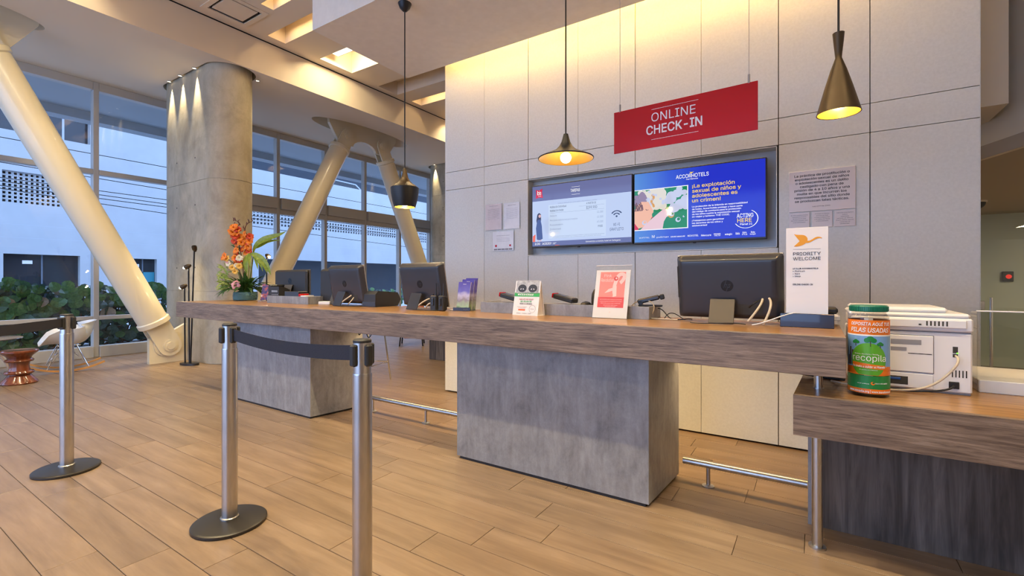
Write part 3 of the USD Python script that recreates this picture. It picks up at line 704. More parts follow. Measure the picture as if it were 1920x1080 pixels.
def radio(loc, rz, label):
    r = thing('radio', label, 'two-way radio', loc, rz)
    part(r, 'body', rb(-.028, .028, -.018, .018, 0, .118, .007), m_blacks)
    part(r, 'battery_pack', rb(-.026, .026, .0185, .030, .008, .108, .004), m_black)
    part(r, 'antenna', lathe([(0, 0), (.0065, 0), (.0045, .09), (.003, .095), (0, .096)], 14).apply_translation((.017, 0, .117)), m_black, 30)
    part(r, 'knob', lathe([(0, 0), (.007, 0), (.006, .013), (0, .014)], 14).apply_translation((-.012, 0, .117)), m_black, 30)
    part(r, 'belt_clip', rb(-.010, .010, -.026, -.0185, .04, .10, .003), m_black)
radio((-2.47, 2.705, TZ), 8, 'left black two-way radio standing on the desk beside the computer')
radio((-2.385, 2.70, TZ), -4, 'right black two-way radio, nearer the brochure holder')
cd = solo('coaster', lathe([(0, 0), (.07, 0), (.075, .004), (.07, .007), (0, .007)], 32), m_paper, 'round pale coaster on the desk between the radio and the brochures', 'coaster', 30, loc=(-2.36, 2.87, TZ))

# brochure holder with three leaflets
m_bro = M('brochure_print', {'g': ('texture_coordinate', {}), 's': ('separate_xyz', {}), 'n': ('noise_texture', {'scale': 22, 'detail': 4}), 'a': ('math', {'math_type': 'multiply_add', 'value2': .10, 'value3': -.05}), 'b': ('math', {'math_type': 'add'}), 'mr': ('map_range', {'from_min': 0, 'from_max': .25, 'to_min': 0, 'to_max': 1}),
     'r': ('rgb_ramp', {'ramp': [(0, srgb(60, 90, 50)), (.12, srgb(170, 190, 150)), (.3, srgb(140, 130, 140)), (.45, srgb(190, 185, 215)), (.62, srgb(110, 105, 190)), (1, srgb(70, 60, 160))]}), 'p': ('principled_bsdf', {'roughness': .3})},
    [('g.object', 's.vector'), ('g.object', 'n.vector'), ('n.fac', 'a.value1'), ('s.z', 'b.value1'), ('a.value', 'b.value2'), ('b.value', 'mr.value'), ('mr.result', 'r.fac'), ('r.color', 'p.base_color')])
m_purple = pm('leaflet_purple', srgb(72, 62, 150), .35)
bh = thing('brochure_holder', 'clear acrylic stepped brochure holder at the middle of the desk', 'brochure holder', (-2.265, 2.82, TZ), 16)
part(bh, 'base', bx(-.075, .075, -.06, .12, 0, .003), m_acryl)
part(bh, 'front_lip', rb(-.07, .07, -.058, -.054, .003, .028, .001), m_navy)
part(bh, 'front_text', on(text('la guía', .006, .03), (.02, -.0585, .012)), m_print_g)
for sx in (-.0715, .0715): part(bh, 'side_wall', on(ex(Polygon([(-.055, .003), (.115, .003), (.115, .12), (-.03, .09)]), .002), (sx - .001, 0, 0), (0, 1, 0), (0, 0, 1)), m_acryl)
c16, s16 = math.cos(math.radians(16)), math.sin(math.radians(16))
for k, (hh, nm) in enumerate(((.225, 'front lowest leaflet with a purple landscape in the brochure holder'), (.245, 'middle leaflet with a purple top in the brochure holder'), (.255, 'rear tallest leaflet with a purple top in the brochure holder'))):
    lx, ly = .008 * k, -.043 + .05 * k
    b = thing('leaflet', nm, 'leaflet', (-2.265 + c16 * lx - s16 * ly, 2.82 + s16 * lx + c16 * ly, TZ + .004), 16)
    part(b, 'cover', rot(bx(-.05, .05, 0, .0015, 0, hh), -14, (1, 0, 0)), m_bro)
    part(b, 'pages', rot(bx(-.05, .05, .0016, .008, 0, hh - .001), -14, (1, 0, 0)), m_paper)
    part(b, 'title', rot(on(text('Cartagena', .007, .04), (-.02, -.0002, hh - .022)), -14, (1, 0, 0)) if False else rot(on(text('hotel', .008, .026), (-.012, -.0002, hh - .022)), -14, (1, 0, 0)), m_print_w)

# table tent with a pair of eyes
m_eye1 = noisy('eye_photo_grey', ramp2((.22, .22, .23), (.62, .62, .62)), 30, rough=.5)
m_eyedk = pm('eye_dark', (.04, .04, .045), .5); m_green = pm('print_green', srgb(58, 170, 84), .5); m_orange = pm('print_orange', srgb(226, 100, 40), .5); m_pinkp = pm('print_rose', srgb(190, 120, 130), .5)
m_stamp = pm('print_stamp', srgb(185, 175, 165), .5)
et = thing('table_tent', 'white table tent card with a pair of eyes and a green band', 'table tent', (-1.625, 2.662, TZ), -4)
tilt = 11; hf = .235; wf_ = .205
RX = lambda mm: rot(mm, -tilt, (1, 0, 0))
part(et, 'front_panel', RX(bx(-wf_ / 2, wf_ / 2, 0, .0018, 0, hf)), m_paper)
yb_ = 2 * hf * math.sin(math.radians(tilt))
part(et, 'rear_panel', mv(rot(bx(-wf_ / 2, wf_ / 2, -.0018, 0, 0, hf - .001), tilt, (1, 0, 0)), 0, yb_ + .001, 0), m_paper)
part(et, 'floor_panel', bx(-wf_ / 2, wf_ / 2, .002, yb_, 0, .0015), m_paper)
part(et, 'side_panel', [on(ex(Polygon([(.004, .001), (yb_ - .004, .001), (yb_ / 2, hf * .95)]), .001), (wf_ / 2 - .012, 0, 0), (0, 1, 0), (0, 0, 1))], m_paper)
def flat(par, name, shape, x, z, m, k=1, h=.0004): part(par, name, RX(on(ex(shape, h), (x, -.0003 * k, z))), m)
flat(et, 'photo', sbox(-.092, 0, .092, .085), 0, .148, m_eye1)
for sx in (-.043, .043):
    flat(et, 'eye_socket', affinity.scale(Point(0, 0).buffer(.031, 20), 1.12, .85), sx, .183, m_eyedk, 3)
    flat(et, 'eye_glint', unary_union([Polygon([(-.017, -.006), (-.006, -.006), (-.008, .005)]), Polygon([(.004, -.006), (.016, -.005), (.006, .005)])]), sx, .180, m_print_w, 5)
flat(et, 'green_band', sbox(-.1015, 0, .1015, .026), 0, .127, m_green)
def tl(par, s, h, w, x, z, m, bold=False, k=4): part(par, 'lettering', RX(on(text(s, h, w, bold, 'c', .0004), (x, -.0003 * k, z))), m)
tl(et, '#NOESHORADE', .012, .13, -.01, .134, m_print_w, True)
tl(et, 'CADA VEZ QUE VIAJES', .0095, .115, 0, .104, m_pinkp, True); tl(et, 'NO DEJES DE', .0095, .09, 0, .089, m_green, True); tl(et, 'MIRAR A LA INFANCIA', .0095, .10, 0, .074, m_print_g, True)
tl(et, 'denuncia la explotación', .004, .08, -.03, .056, m_stamp); tl(et, 'en línea o llama', .004, .06, -.03, .048, m_stamp)
flat(et, 'orange_bar', sbox(-.028, 0, .028, .010), -.030, .032, m_orange)
flat(et, 'stamp', Point(0, 0).buffer(.026, 24).difference(Point(0, 0).buffer(.0235, 24)).union(sbox(-.014, -.002, .014, .002)), .055, .045, m_stamp)
tl(et, 'aliados   turismo   ICBF', .005, .12, -.01, .012, m_print_g)

# pink poster in a slanted acrylic holder
m_rose = pm('poster_rose', srgb(235, 140, 130), .35); m_coral = pm('poster_coral', srgb(222, 82, 80), .35); m_rosew = pm('poster_ribbon', srgb(246, 205, 198), .35); m_rosed = pm('poster_rose_dark', srgb(214, 100, 95), .35)
ph = thing('poster_stand', 'slanted clear acrylic stand holding a pink ribbon poster', 'poster stand', (-1.055, 2.715, TZ), 0)
RXo = RX; tilt_p = 15
RX = lambda mm: rot(mm, -tilt_p, (1, 0, 0))
pw, phh = .232, .335
part(ph, 'front_sheet', RX(bx(-pw / 2, pw / 2, -.004, -.002, 0, phh)), m_acryl)
part(ph, 'rear_sheet', RX(bx(-pw / 2, pw / 2, .001, .003, 0, phh)), m_acryl)
part(ph, 'foot', bx(-pw / 2, pw / 2, .0, .044, 0, .003), m_acryl)
part(ph, 'top_edge', RX(rb(-pw / 2, pw / 2, -.0045, .0035, phh + .0002, phh + .004, .001)), m_print_w)
part(ph, 'sheet', RX(bx(-pw / 2 + .006, pw / 2 - .006, -.0016, .0005, .003, phh - .028)), m_paper)
def flat2(name, shape, x, z, m, k=1): part(ph, name, RX(on(ex(shape, .0003), (x, -.0016 - .0002 * k + .0002, z))), m)
F0 = -.0045
def fl2(name, shape, x, z, m, k=1): part(ph, name, RX(on(ex(shape, .0003), (x, -.0018 - .00012 * k, z))), m)
# the sheet is printed on its face; the clear sheet lies just in front of it
fl2('picture', sbox(-.082, 0, .082, .16), 0, .135, m_rose, 1); fl2('picture', sbox(-.084, 0, .083, .066), 0, .0685, m_coral, 1)
rib = LineString(spline([(.02, 0), (.016, .05), (.026, .09), (.05, .125), (.072, .12), (.07, .095), (.05, .07)], 30)).buffer(.011, cap_style=2)
fl2('ribbon', rib.union(Polygon([(.010, -.02), (.033, -.014), (.030, .05), (.012, .05)])), 0, .155, m_rosew, 2)
fl2('ribbon', Polygon([(-.045, 0), (-.02, .026), (.008, .034), (.006, .016), (-.018, .006)]), 0, .16, m_rosew, 2)
fl2('ribbon', Point(0, 0).buffer(.014, 20).difference(Point(.002, .002).buffer(.006, 12)), .022, .252, m_coral, 3)
part(ph, 'lettering', RX(on(text('Pink', .020, .05, False, 'c', .0003), (-.032, -.0021, .262))), m_rosew); part(ph, 'lettering', [RX(on(text('Revolution', .022, .085, False, 'c', .0003), (-.032, -.0021, .232)))], m_rosew)
[part(ph, 'lettering', RX(on(text(s, .0055, w, False, 'c', .0003), (0, -.0021, z))), m_rosew) for s, w, z in (('en octubre nos unimos a la lucha', .14, .117), ('contra el cáncer de mama con un menú', .14, .105), ('lleno de color: ven y disfruta', .125, .093), ('el coctel del mes', .09, .081), ('te esperamos', .07, .072))]
part(ph, 'lettering', [RX(on(text('A', .010, .010, False, 'c', .0003), (0, -.0021, .035)))], m_rosew)

# priority sign
ps = thing('priority_sign', 'tall white priority welcome sign with a gold bird on a navy block', 'sign', (-.036, 2.715, TZ), -1)
part(ps, 'base_block', rb(-.113, .113, -.0, .085, 0, .068, .002), m_navy)
part(ps, 'panel', rb(-.089, .089, .036, .042, .066, .496, .001), m_print_w)
YP = .0358
bird = unary_union([Polygon(spline([(-.055, .042), (-.035, .036), (-.006, .030), (.004, .012), (-.004, -.006), (-.022, -.018), (-.055, -.022)], 30).tolist() + [(-.030, .004)]).buffer(0),
                    Polygon(spline([(-.01, .012), (.02, .009), (.042, .022), (.052, .022), (.064, .016)], 20).tolist() + spline([(.064, .014), (.05, .015), (.04, .012), (.022, .001), (-.01, -.004)], 20).tolist()).buffer(0)])
part(ps, 'bird_emblem', on(ex(bird, .0006), (0, YP, .425)), m_gold)
part(ps, 'rule', on(ex(sbox(-.058, 0, .058, .0012), .0006), (0, YP, .388)), m_print_g)
[part(ps, 'lettering', on(text(s, h, w, b), (x, YP, z)), m_print_k) for s, h, w, b, x, z in (('PRIORITY', .0155, .116, False, -.058, .358), ('WELCOME', .0155, .116, False, -.058, .334), ('LE CLUB ACCORHOTELS', .0062, .108, True, -.060, .289), ('> Platinum', .0065, .052, False, -.060, .276), ('> Gold', .0065, .031, False, -.060, .263), ('> Silver', .0065, .035, False, -.060, .250), ('ONLINE CHECK-IN', .0072, .085, True, -.060, .209))]

# telephone, small card, terminals, bell, stapler, modem
tp = thing('telephone', 'dark desk telephone on the left grey riser', 'telephone', (-4.74, 2.84, TZ + .072), 0)
part(tp, 'body', on(ex(Polygon([(-.1, 0), (.1, 0), (.1, .03), (-.06, .10), (-.1, .10)]), .2), (-.1, 0, 0), (0, 1, 0), (0, 0, 1)), m_blacks)
part(tp, 'handset', rot(rb(-.105, -.06, -.1, .1, .0, .03, .012), 0).apply_translation((0, 0, .09)), m_black)
part(tp, 'display', mv(rb(-.03, .08, -.02, -.016, .04, .06, .001), 0, -.085, 0), m_silver)
part(tp, 'keypad', [bx(-.03 + .03 * i, -.012 + .03 * i, -.1015, -.1, .012 + .0, .022) for i in range(4)], m_print_g)
m_cardart = noisy('card_artwork', [(.3, srgb(40, 36, 80)), (.5, srgb(90, 70, 120)), (.62, srgb(190, 90, 50)), (.75, srgb(225, 215, 215))], 24, detail=2, rough=.5)
tc = thing('table_tent', 'small folded card with a dark blue picture between the flowers and the telephone', 'table tent', (-5.34, 2.93, TZ), -28)
part(tc, 'left_panel', rot(bx(-.075, .075, 0, .002, 0, .2), -14, (1, 0, 0)), m_paper)
part(tc, 'right_panel', mv(rot(bx(-.075, .075, -.002, 0, 0, .2), 14, (1, 0, 0)), 0, .098, 0), m_paper)
part(tc, 'picture_flap', on(ex(Polygon([(0, 0), (.11, .01), (.14, .09), (.10, .17), (.03, .19)]), .002), (.08, .0, .01), (.5, .87, 0), (0, 0, 1)), m_cardart)
bb = thing('folder_box', 'low blue-grey box on the left grey riser before the dark computer', 'box', (-4.40, 2.79, TZ + .072))
part(bb, 'body', rb(-.14, .10, -.05, .045, 0, .052, .003), m_hp); part(bb, 'red_tab', rb(.101, .13, -.05, .045, .002, .03, .002), m_red); part(bb, 'papers', rb(.135, .22, -.05, .04, 0, .014, .001), m_paper)
gb = solo('paper_bundle', rot(rb(-.06, .06, -.05, .05, 0, .03, .004), 25), m_paper, 'loose bundle of papers at the left dark computer', 'papers', loc=(-4.02, 2.86, TZ))
def terminal(x, y, label):
    t = thing('card_terminal', label, 'card terminal', (x, y, TZ + .071), -6)
    T = lambda mm: mv(rot(mm, 12, (0, 1, 0)), 0, 0, .024)
    part(t, 'body', T(rb(-.085, .075, -.04, .04, -.002, .030, .006)), m_blacks)
    part(t, 'red_end', T(rb(-.098, -.0855, -.036, .036, .0, .032, .004)), m_red)
    part(t, 'screen', T(bx(-.06, .0, -.03, .03, .0301, .0308)), m_dkglass)
    part(t, 'keypad', T(bx(.012, .065, -.03, .03, .0301, .032)), m_print_g)
terminal(-1.885, 2.90, 'black card terminal with a red end on the riser, left of the eyes card')
terminal(-1.44, 2.90, 'black card terminal with a red end on the riser, right of the eyes card')
ms = thing('mouse', 'small dark computer mouse on the riser left of the bell', 'mouse', (-1.29, 2.90, TZ + .071))
mm_ = trimesh.creation.icosphere(3, 1.0); mm_.apply_scale((.032, .05, .022)); mm_ = trimesh.intersections.slice_mesh_plane(mm_, (0, 0, 1), (0, 0, 0), cap=True)
part(ms, 'shell', mm_, m_blacks, 40); part(ms, 'wheel', cyl((-.003, -.02, .021), (.003, -.02, .021), .006, 12), m_silver)
bl = thing('dome_bell', 'brass and dark dome on the riser beside the pink poster', 'bell', (-1.205, 2.92, TZ + .071))
part(bl, 'dome', lathe([(.05, .0), (.05, .045), (.046, .075), (.034, .10), (.016, .115), (0, .118)], 32), m_brassout, 40)
part(bl, 'base', lathe([(0, 0), (.054, 0), (.054, .006), (0, .006)], 32), m_black)
st = thing('stapler', 'grey-blue stapler standing open on the riser right of the pink poster', 'stapler', (-.86, 2.90, TZ + .071), 10)
part(st, 'base', rb(-.07, .075, -.018, .018, 0, .012, .004), m_black)
part(st, 'arm', rot(rb(-.065, .07, -.017, .017, .03, .06, .008), -14, (0, 1, 0)), m_hp)
part(st, 'nose', rot(rb(.071, .098, -.015, .015, .026, .058, .005), -14, (0, 1, 0)), m_blacks)
part(st, 'hinge', cyl((-.055, -.017, .022), (-.055, .017, .022), .014, 14), m_black)
cables((-.93, 2.84, TZ), [([(-.05, .08, .074), (-.01, .06, .10), (.05, .05, .11), (.10, .03, .085), (.105, .0, .04), (.08, -.02, .004)], .0035, m_cable_b), ([(.08, -.021, .0045), (.16, -.03, .0045), (.26, -.04, .0045)], .004, m_cable_b)], 'beige cord looping down from the stapler to the worktop')
cables((-.76, 2.86, TZ), [([(-.06, .07, .06), (.0, .03, .03), (.04, .0, .004), (.10, -.02, .004), (.15, .03, .004)], .003, m_cable_k), ([(.0, .0, .004), (.05, .02, .035), (.08, .02, .02), (.12, -.01, .004)], .0025, m_cable_k)], 'tangled black cords left of the largest computer')
md = thing('modem', 'small white device behind the green-lidded jar at the counter end', 'modem', (.055, 2.93, TZ))
part(md, 'body', rb(-.05, .05, -.07, .07, 0, .062, .012), m_white_pl); part(md, 'top', rb(-.042, .042, -.06, .06, .0625, .095, .01), m_black); part(md, 'seam', bx(-.0505, .0505, -.0705, .0705, .03, .032), m_print_g)

# cords under the counter
wire('cord_loop', [(-3.42, 2.75, .803), (-3.40, 2.75, .72), (-3.36, 2.75, .80)], .004, m_cable_k, 'small black cord loop hanging under the counter, left of the two')
wire('cord_loop', [(-3.36, 2.78, .803), (-3.31, 2.78, .70), (-3.25, 2.78, .80)], .004, m_cable_k, 'small black cord loop hanging under the counter, right of the two')
wire('power_cord', [(-.40, 2.75, .80), (-.3, 2.76, .755), (-.10, 2.78, .735), (.02, 2.8, .722), (.12, 2.78, .722)], .0065, m_cable_k, 'black power cord slung under the counter towards the low counter')
wire('power_cord', [(-.36, 2.78, .80), (-.2, 2.80, .775), (-.02, 2.82, .745), (.06, 2.84, .722)], .0045, m_cable_k, 'thinner black cord slung under the counter just above the thick one')

# battery jar on the low counter
JR = .071
jar = thing('collection_jar', 'clear jar with a green lid and an orange and green battery collection label', 'jar', (.192, 2.515, LT1))
m_jar = clear('jar_plastic', (.80, .78, .74), .05, 1.45)
part(jar, 'body', lathe([(0, .001), (.060, .001), (.069, .008), (JR, .02), (JR, .325), (.068, .338), (.060, .348), (.0585, .36), (0, .36)], 48), m_jar, 40)
m_lid = pm('jar_lid_green', srgb(10, 110, 84), .35)
part(jar, 'lid', cat([lathe([(0, .356), (.0655, .356), (.067, .36), (.067, .377), (.064, .382), (0, .383)], 48)] + [bx(.0665, .0683, -.0011, .0011, .359, .378).apply_transform(trimesh.transformations.rotation_matrix(a, (0, 0, 1))) for a in np.linspace(0, 2 * PI, 60, endpoint=False)]), m_lid)
part(jar, 'batteries', [cyl((.045 * math.cos(a) * k, .045 * math.sin(a) * k, .01 + .004 * j), (.045 * math.cos(a) * k + .0, .045 * math.sin(a) * k, .055 + .004 * j), .007, 10) for j, k in enumerate((.3, .65, 1)) for a in np.linspace(0, 2 * PI, 4 + 4 * j, endpoint=False)], m_darkmetal, kind='stuff')
# the label faces the camera side (towards azimuth A0); a flat drawing (s, z) is wrapped round the jar
A0 = math.atan2(-2.515, -.192)
def wrap(mesh, r0, fine=.012):
    v, f = trimesh.remesh.subdivide_to_size(mesh.vertices, mesh.faces, fine, max_iter=12)
    a = A0 + v[:, 0] / JR; r = r0 + v[:, 2]
    return trimesh.Trimesh(np.c_[r * np.cos(a), r * np.sin(a), v[:, 1]], f, process=False)
def jl(name, shape, m, k): part(jar, name, wrap(ex(shape, .0005), JR + .0008 + .00035 * k), m)
JH = PI * JR * .93
S_or, S_gr, S_gr2, S_bl, S_dk = pm('label_orange', srgb(232, 120, 24), .4), pm('label_green', srgb(28, 130, 60), .4), pm('label_leaf_green', srgb(92, 168, 44), .4), pm('label_blue', srgb(120, 165, 215), .4), pm('label_dark', srgb(70, 52, 44), .4)
jl('label_band', sbox(-JH, .262, JH, .322), S_or, 0)
jl('label_band', sbox(-JH, .256, JH, .2618), m_print_w, 0)
jl('label_sky', sbox(-JH, .10, JH, .2558), S_bl, 0)
jl('label_ground', unary_union([sbox(-JH, .092, JH, .115), Polygon([(-JH, .114), (-JH, .118), (-.05, .125), (-.02, .115), (.05, .115), (.07, .13), (JH, .118), (JH, .114)])]), S_or, 1)
jl('label_city', unary_union([sbox(-.085 + .011 * i, .13, -.078 + .011 * i, .17 + .012 * (i * 7 % 4)) for i in range(4)]), S_dk, 1)
jl('label_hill', unary_union([affinity.scale(Point(-.0, .155).buffer(.060, 32), 1.05, 1.2), Polygon([(-.05, .13), (.05, .13), (.0, .084)])]).difference(sbox(-.1, .06, .1, .0935)), S_gr2, 2)
jl('label_band', sbox(-JH, .036, JH, .0905), S_gr, 2)
jl('label_band', sbox(-JH, .016, JH, .0357), S_or, 2)
jl('label_ribbon', Polygon([(-.058, .126), (.062, .116), (.062, .134), (-.058, .146)]), S_or, 3)
for x, z, s in ((-.044, .222, .8), (.006, .228, 1.25), (.040, .216, .75)):
    jl('label_tree', unary_union([Point(x, z + .012 * s).buffer(.010 * s), Point(x + .009 * s, z + .008 * s).buffer(.008 * s), Point(x - .009 * s, z + .008 * s).buffer(.008 * s)]), S_gr, 3)
    jl('label_trunk', sbox(x - .0012, z - .012 * s, x + .0012, z + .006 * s), S_dk, 4)
def jt(s, h, w, x, z, m, bold=False, k=5, italic=0): 
    t = text(s, h, w, bold, 'c', .0005); t.vertices[:, 0] += italic * t.vertices[:, 1]; t.apply_translation((x, z, 0)); part(jar, 'lettering', wrap(t, JR + .0008 + .0003 * k, .02), m)
jt('DEPOSITA AQUÍ TUS', .013, .145, .008, .300, m_print_w, True, italic=.15); jt('PILAS USADAS', .018, .140, .004, .272, m_print_w, True, italic=.15)
jt('Reduce • Recolecta • Recicla', .005, .08, -.008, .178, m_print_w); jt('recopila', .026, .118, .003, .152, m_print_w)
jt('Te invita a cuidar el Planeta', .0085, .115, .0, .124, m_print_w, True, italic=.15); jt('En convenio con el Ministerio', .0035, .06, 0, .113, m_print_w); jt('www.recopila.org | www.transforma.co', .0085, .165, .01, .021, m_print_w, True)
jt('tercer ambiente', .0045, .04, -.018, .055, m_print_w); jt('CÁMARA DE MEDIO AMBIENTE', .0045, .05, .045, .058, m_print_w)
jl('label_emblem', Point(.014, .06).buffer(.007).difference(Point(.016, .062).buffer(.004)), S_or, 4)

# large white printer seen from behind
pr = thing('printer', 'large white laser printer seen from behind beside the jar', 'printer', (.345, 2.70, LT1))
part(pr, 'body', rb(-.21, .21, 0, .40, .008, .262, .006), m_white_pl)
part(pr, 'base', rb(-.205, .205, .004, .39, 0, .009, .002), m_print_g)
part(pr, 'scanner', rb(-.205, .212, -.004, .41, .268, .325, .006), m_white_pl)
part(pr, 'scanner_seam', bx(-.2, .205, .004, .39, .2615, .2685), m_print_g)
part(pr, 'lid', rb(-.21, .205, .0, .41, .3255, .345, .008), m_white_pl)
part(pr, 'feeder_cover', rb(-.2, .14, .03, .38, .3455, .368, .012), m_white_pl)
part(pr, 'lid_hinge', rb(-.07, .19, -.014, -.0045, .283, .318, .003), m_white_pl)
part(pr, 'vent', [bx(.06 + .013 * i, .065 + .013 * i, -.0152, -.0145, .292, .312) for i in range(6)] + [bx(.035, .044, -.0152, -.0145, .293, .299)], m_joint)
part(pr, 'rear_door', rb(-.19, .085, -.007, -.0005, .085, .245, .002), m_white_pl)
part(pr, 'door_gap', bx(-.193, .088, -.0008, -.0002, .082, .248), m_print_g)
for x0 in (-.19, -.06): part(pr, 'door_handle', rb(x0, x0 + .105, -.0078, -.0072, .205, .227, .001), m_silver)
part(pr, 'door_label', bx(-.06, -.005, -.0078, -.0072, .176, .192), m_silver)
part(pr, 'door_slot', bx(.0, .08, -.0078, -.0072, .165, .168), m_joint); part(pr, 'door_slot', bx(-.15, -.11, -.0078, -.0072, .172, .175), m_joint)
part(pr, 'lower_cover', rb(-.19, .085, -.005, -.0005, .014, .078, .002), m_white_pl)
part(pr, 'port_recess', bx(-.085, .0, -.0058, -.0052, .026, .062), m_joint)
part(pr, 'blue_latch', rb(-.065, -.025, -.008, -.006, .046, .056, .001), pm('latch_blue', srgb(40, 90, 170), .4))
part(pr, 'side_vent', [bx(.145 + .011 * i, .149 + .011 * i, -.0008, -.0002, .075, .105) for i in range(5)], m_joint)
part(pr, 'network_port', [bx(.148, .164, -.0012, -.0002, .16, .174), bx(.148, .164, -.0012, -.0002, .178, .205)], m_joint)
part(pr, 'network_light', bx(.160, .165, -.002, -.0012, .176, .18), em('led_green', srgb(120, 255, 60), 3))
part(pr, 'power_inlet', rb(.135, .168, -.006, -.0002, .026, .056, .002), m_black)
wire('network_cable', [(.345 + .156, 2.692, LT1 + .167), (.345 + .158, 2.66, LT1 + .15), (.345 + .12, 2.655, LT1 + .085), (.345 + .05, 2.64, LT1 + .03), (.345 - .05, 2.635, LT1 + .008), (.345 - .2, 2.66, LT1 + .007), (.345 - .28, 2.72, LT1 + .007)], .0045, m_cable_b, 'beige network cable curving across the back of the white printer')
wire('printer_power_cord', [(.345 + .15, 2.692, LT1 + .04), (.345 + .13, 2.66, LT1 + .03), (.345 + .06, 2.655, LT1 + .012), (.345 - .06, 2.665, LT1 + .006), (.345 - .22, 2.69, LT1 + .006)], .004, m_cable_k, 'black power cord lying behind the white printer')
# acrylic box with a white tray beside the printer
ab = thing('acrylic_case', 'clear acrylic box over a white tray at the right photo edge', 'display case', (.90, 2.98, LT1))
part(ab, 'tray', rb(-.30, .45, -.16, .28, 0, .055, .003), m_white_pl)
part(ab, 'front_sheet', bx(-.31, .46, -.175, -.170, 0, .352), m_acryl); part(ab, 'side_sheet', bx(-.31, -.305, -.169, .29, 0, .352), m_acryl); part(ab, 'rear_sheet', bx(-.304, .46, .285, .29, 0, .352), m_acryl)
part(ab, 'top_edge', rb(-.312, .462, -.178, -.168, .3525, .358, .001), m_print_w)
# ================================================================ the two screens in the recess
def television(x0, x1, z0, z1, label):
    t = thing('television', label, 'television', ((x0 + x1) / 2, 3.85, z0)); w, h = x1 - x0, z1 - z0
    part(t, 'casing', [rb(-w / 2, w / 2, 0, .045, 0, h, .004), rb(-w / 2 + .1, w / 2 - .1, .046, .10, .1, h - .15, .01)], m_black)
    part(t, 'wall_mount', rb(-.15, .15, .101, .149, .18, h - .2, .003), m_darkmetal)
    part(t, 'sensor', rb(-.02, .0, .01, .03, -.008, -.0005, .002), m_black)
    return t, w, h
def scr(t, w, h, bez=.009, chin=.016):
    W2, H2 = w - 2 * bez, h - bez - chin
    def P(u, v): return (-w / 2 + bez + u * W2, chin + (1 - v) * H2)
    def lay(name, shape, m, k):       # shape drawn in fractions (u right, v down)
        s = shapely.transform(shape, lambda a: np.c_[-w / 2 + bez + a[:, 0] * W2, chin + (1 - a[:, 1]) * H2])
        part(t, name, on(ex(s, .0002), (0, -.0003 - .00022 * k, 0)), m)
    def word(s, hh, u, v, m, k=4, bold=False, uw=None, al='l'):   # cap height as a fraction of the picture's height, v = baseline
        x, z = P(u, v); part(t, 'lettering', on(text(s, hh * H2, None if uw is None else uw * W2, bold, al, .0002), (x, -.0003 - .00022 * k, z)), m)
    def words(rows, m, k=4):
        for s, hh, u, v, b, uw, al in rows: part(t, 'lettering', on(text(s, hh * H2, None if uw is None else uw * W2, b, al, .0002), (P(u, v)[0], -.0003 - .00022 * k, P(u, v)[1])), m)
    return lay, word, words
S_ = SCREEN
t1, w, h = television(-2.271, -1.288, 1.512, 2.103, 'left television showing a pale price list with a red logo')
lay, word, words = scr(t1, w, h)
e_body, e_tab, e_head, e_foot = screen_print('tv_body', (196, 212, 246), S_), screen_print('tv_table', (208, 224, 250), S_), screen_print('tv_header', (112, 118, 168), S_), screen_print('tv_footer', (104, 112, 165), S_)
e_red, e_w, e_ink, e_ink2, e_hair, e_skin, e_coat, e_bag = screen_print('tv_red', (222, 40, 80), S_), screen_print('tv_white', (250, 250, 255), S_), screen_print('tv_ink', (70, 84, 120), S_), screen_print('tv_ink_pale', (150, 165, 200), S_), screen_print('tv_hair', (50, 45, 75), S_), screen_print('tv_skin', (225, 180, 180), S_), screen_print('tv_coat', (70, 90, 150), S_), screen_print('tv_bag', (250, 110, 80), S_)
lay('picture', sbox(0, 0, 1, 1), e_body, 0); lay('header_band', sbox(0, 0, 1, .25), e_head, 1); lay('price_panel', sbox(.18, .33, .765, .885), e_tab, 1); lay('footer_band', sbox(0, .925, 1, 1), e_foot, 1)
lay('red_logo', Polygon([(.038, .055), (.075, .07), (.112, .045), (.108, .12), (.118, .20), (.075, .19), (.036, .205), (.042, .12)]), e_red, 2)
word('ibis', .065, .052, .145, e_w, 3, True, .046); word('hotel', .018, .066, .175, e_w, 3)
words([('TARIFAS', .045, .415, .155, True, .095, 'l')], e_w); lay('rule', unary_union([sbox(.425, .075, .51, .08), sbox(.425, .195, .51, .2)]), e_w, 3)
words([('Habitación Individual', .035, .195, .385, False, .175, 'l'), ('Habitación Doble', .035, .195, .445, False, .145, 'l'), ('A PARTIR DE', .03, .575, .375, False, .095, 'l'), ('$199.900', .042, .575, .45, False, .105, 'l'), ('FREE', .03, .69, .745, False, .045, 'l')], e_ink)
words([('Tarifas de habitación por noche sujetas a disponibilidad y cambios', .018, .28, .325, False, .40, 'l'), ('Desayuno', .028, .195, .525, False, .075, 'l'), ('Persona adicional por noche', .028, .195, .60, False, .29, 'l'), ('Parqueadero', .028, .195, .675, False, .14, 'l'), ('Internet', .028, .195, .745, False, .12, 'l'),
       ('21.000', .03, .68, .525, False, .06, 'l'), ('12.500', .03, .68, .6, False, .06, 'l'), ('65.000', .03, .68, .675, False, .06, 'l'), ('Las tarifas no incluyen impuestos ni seguro hotelero. Valores expresados en pesos', .015, .2, .855, False, .55, 'l'), ('Consulte en recepción las condiciones de nuestros servicios', .015, .22, .878, False, .50, 'l')], e_ink2)
lay('table_rule', unary_union([sbox(.195, .465, .75, .468), sbox(.5, .395, .75, .398)]), e_ink2, 3)
wf = [Point(.865, .60).buffer(.009)]
arcs = []
for r_ in (.030, .052):
    a = np.linspace(math.radians(218), math.radians(322), 16); arcs.append(LineString([(.865 + r_ * math.cos(t_), .605 + r_ * 1.7 * math.sin(t_)) for t_ in a]).buffer(.007))
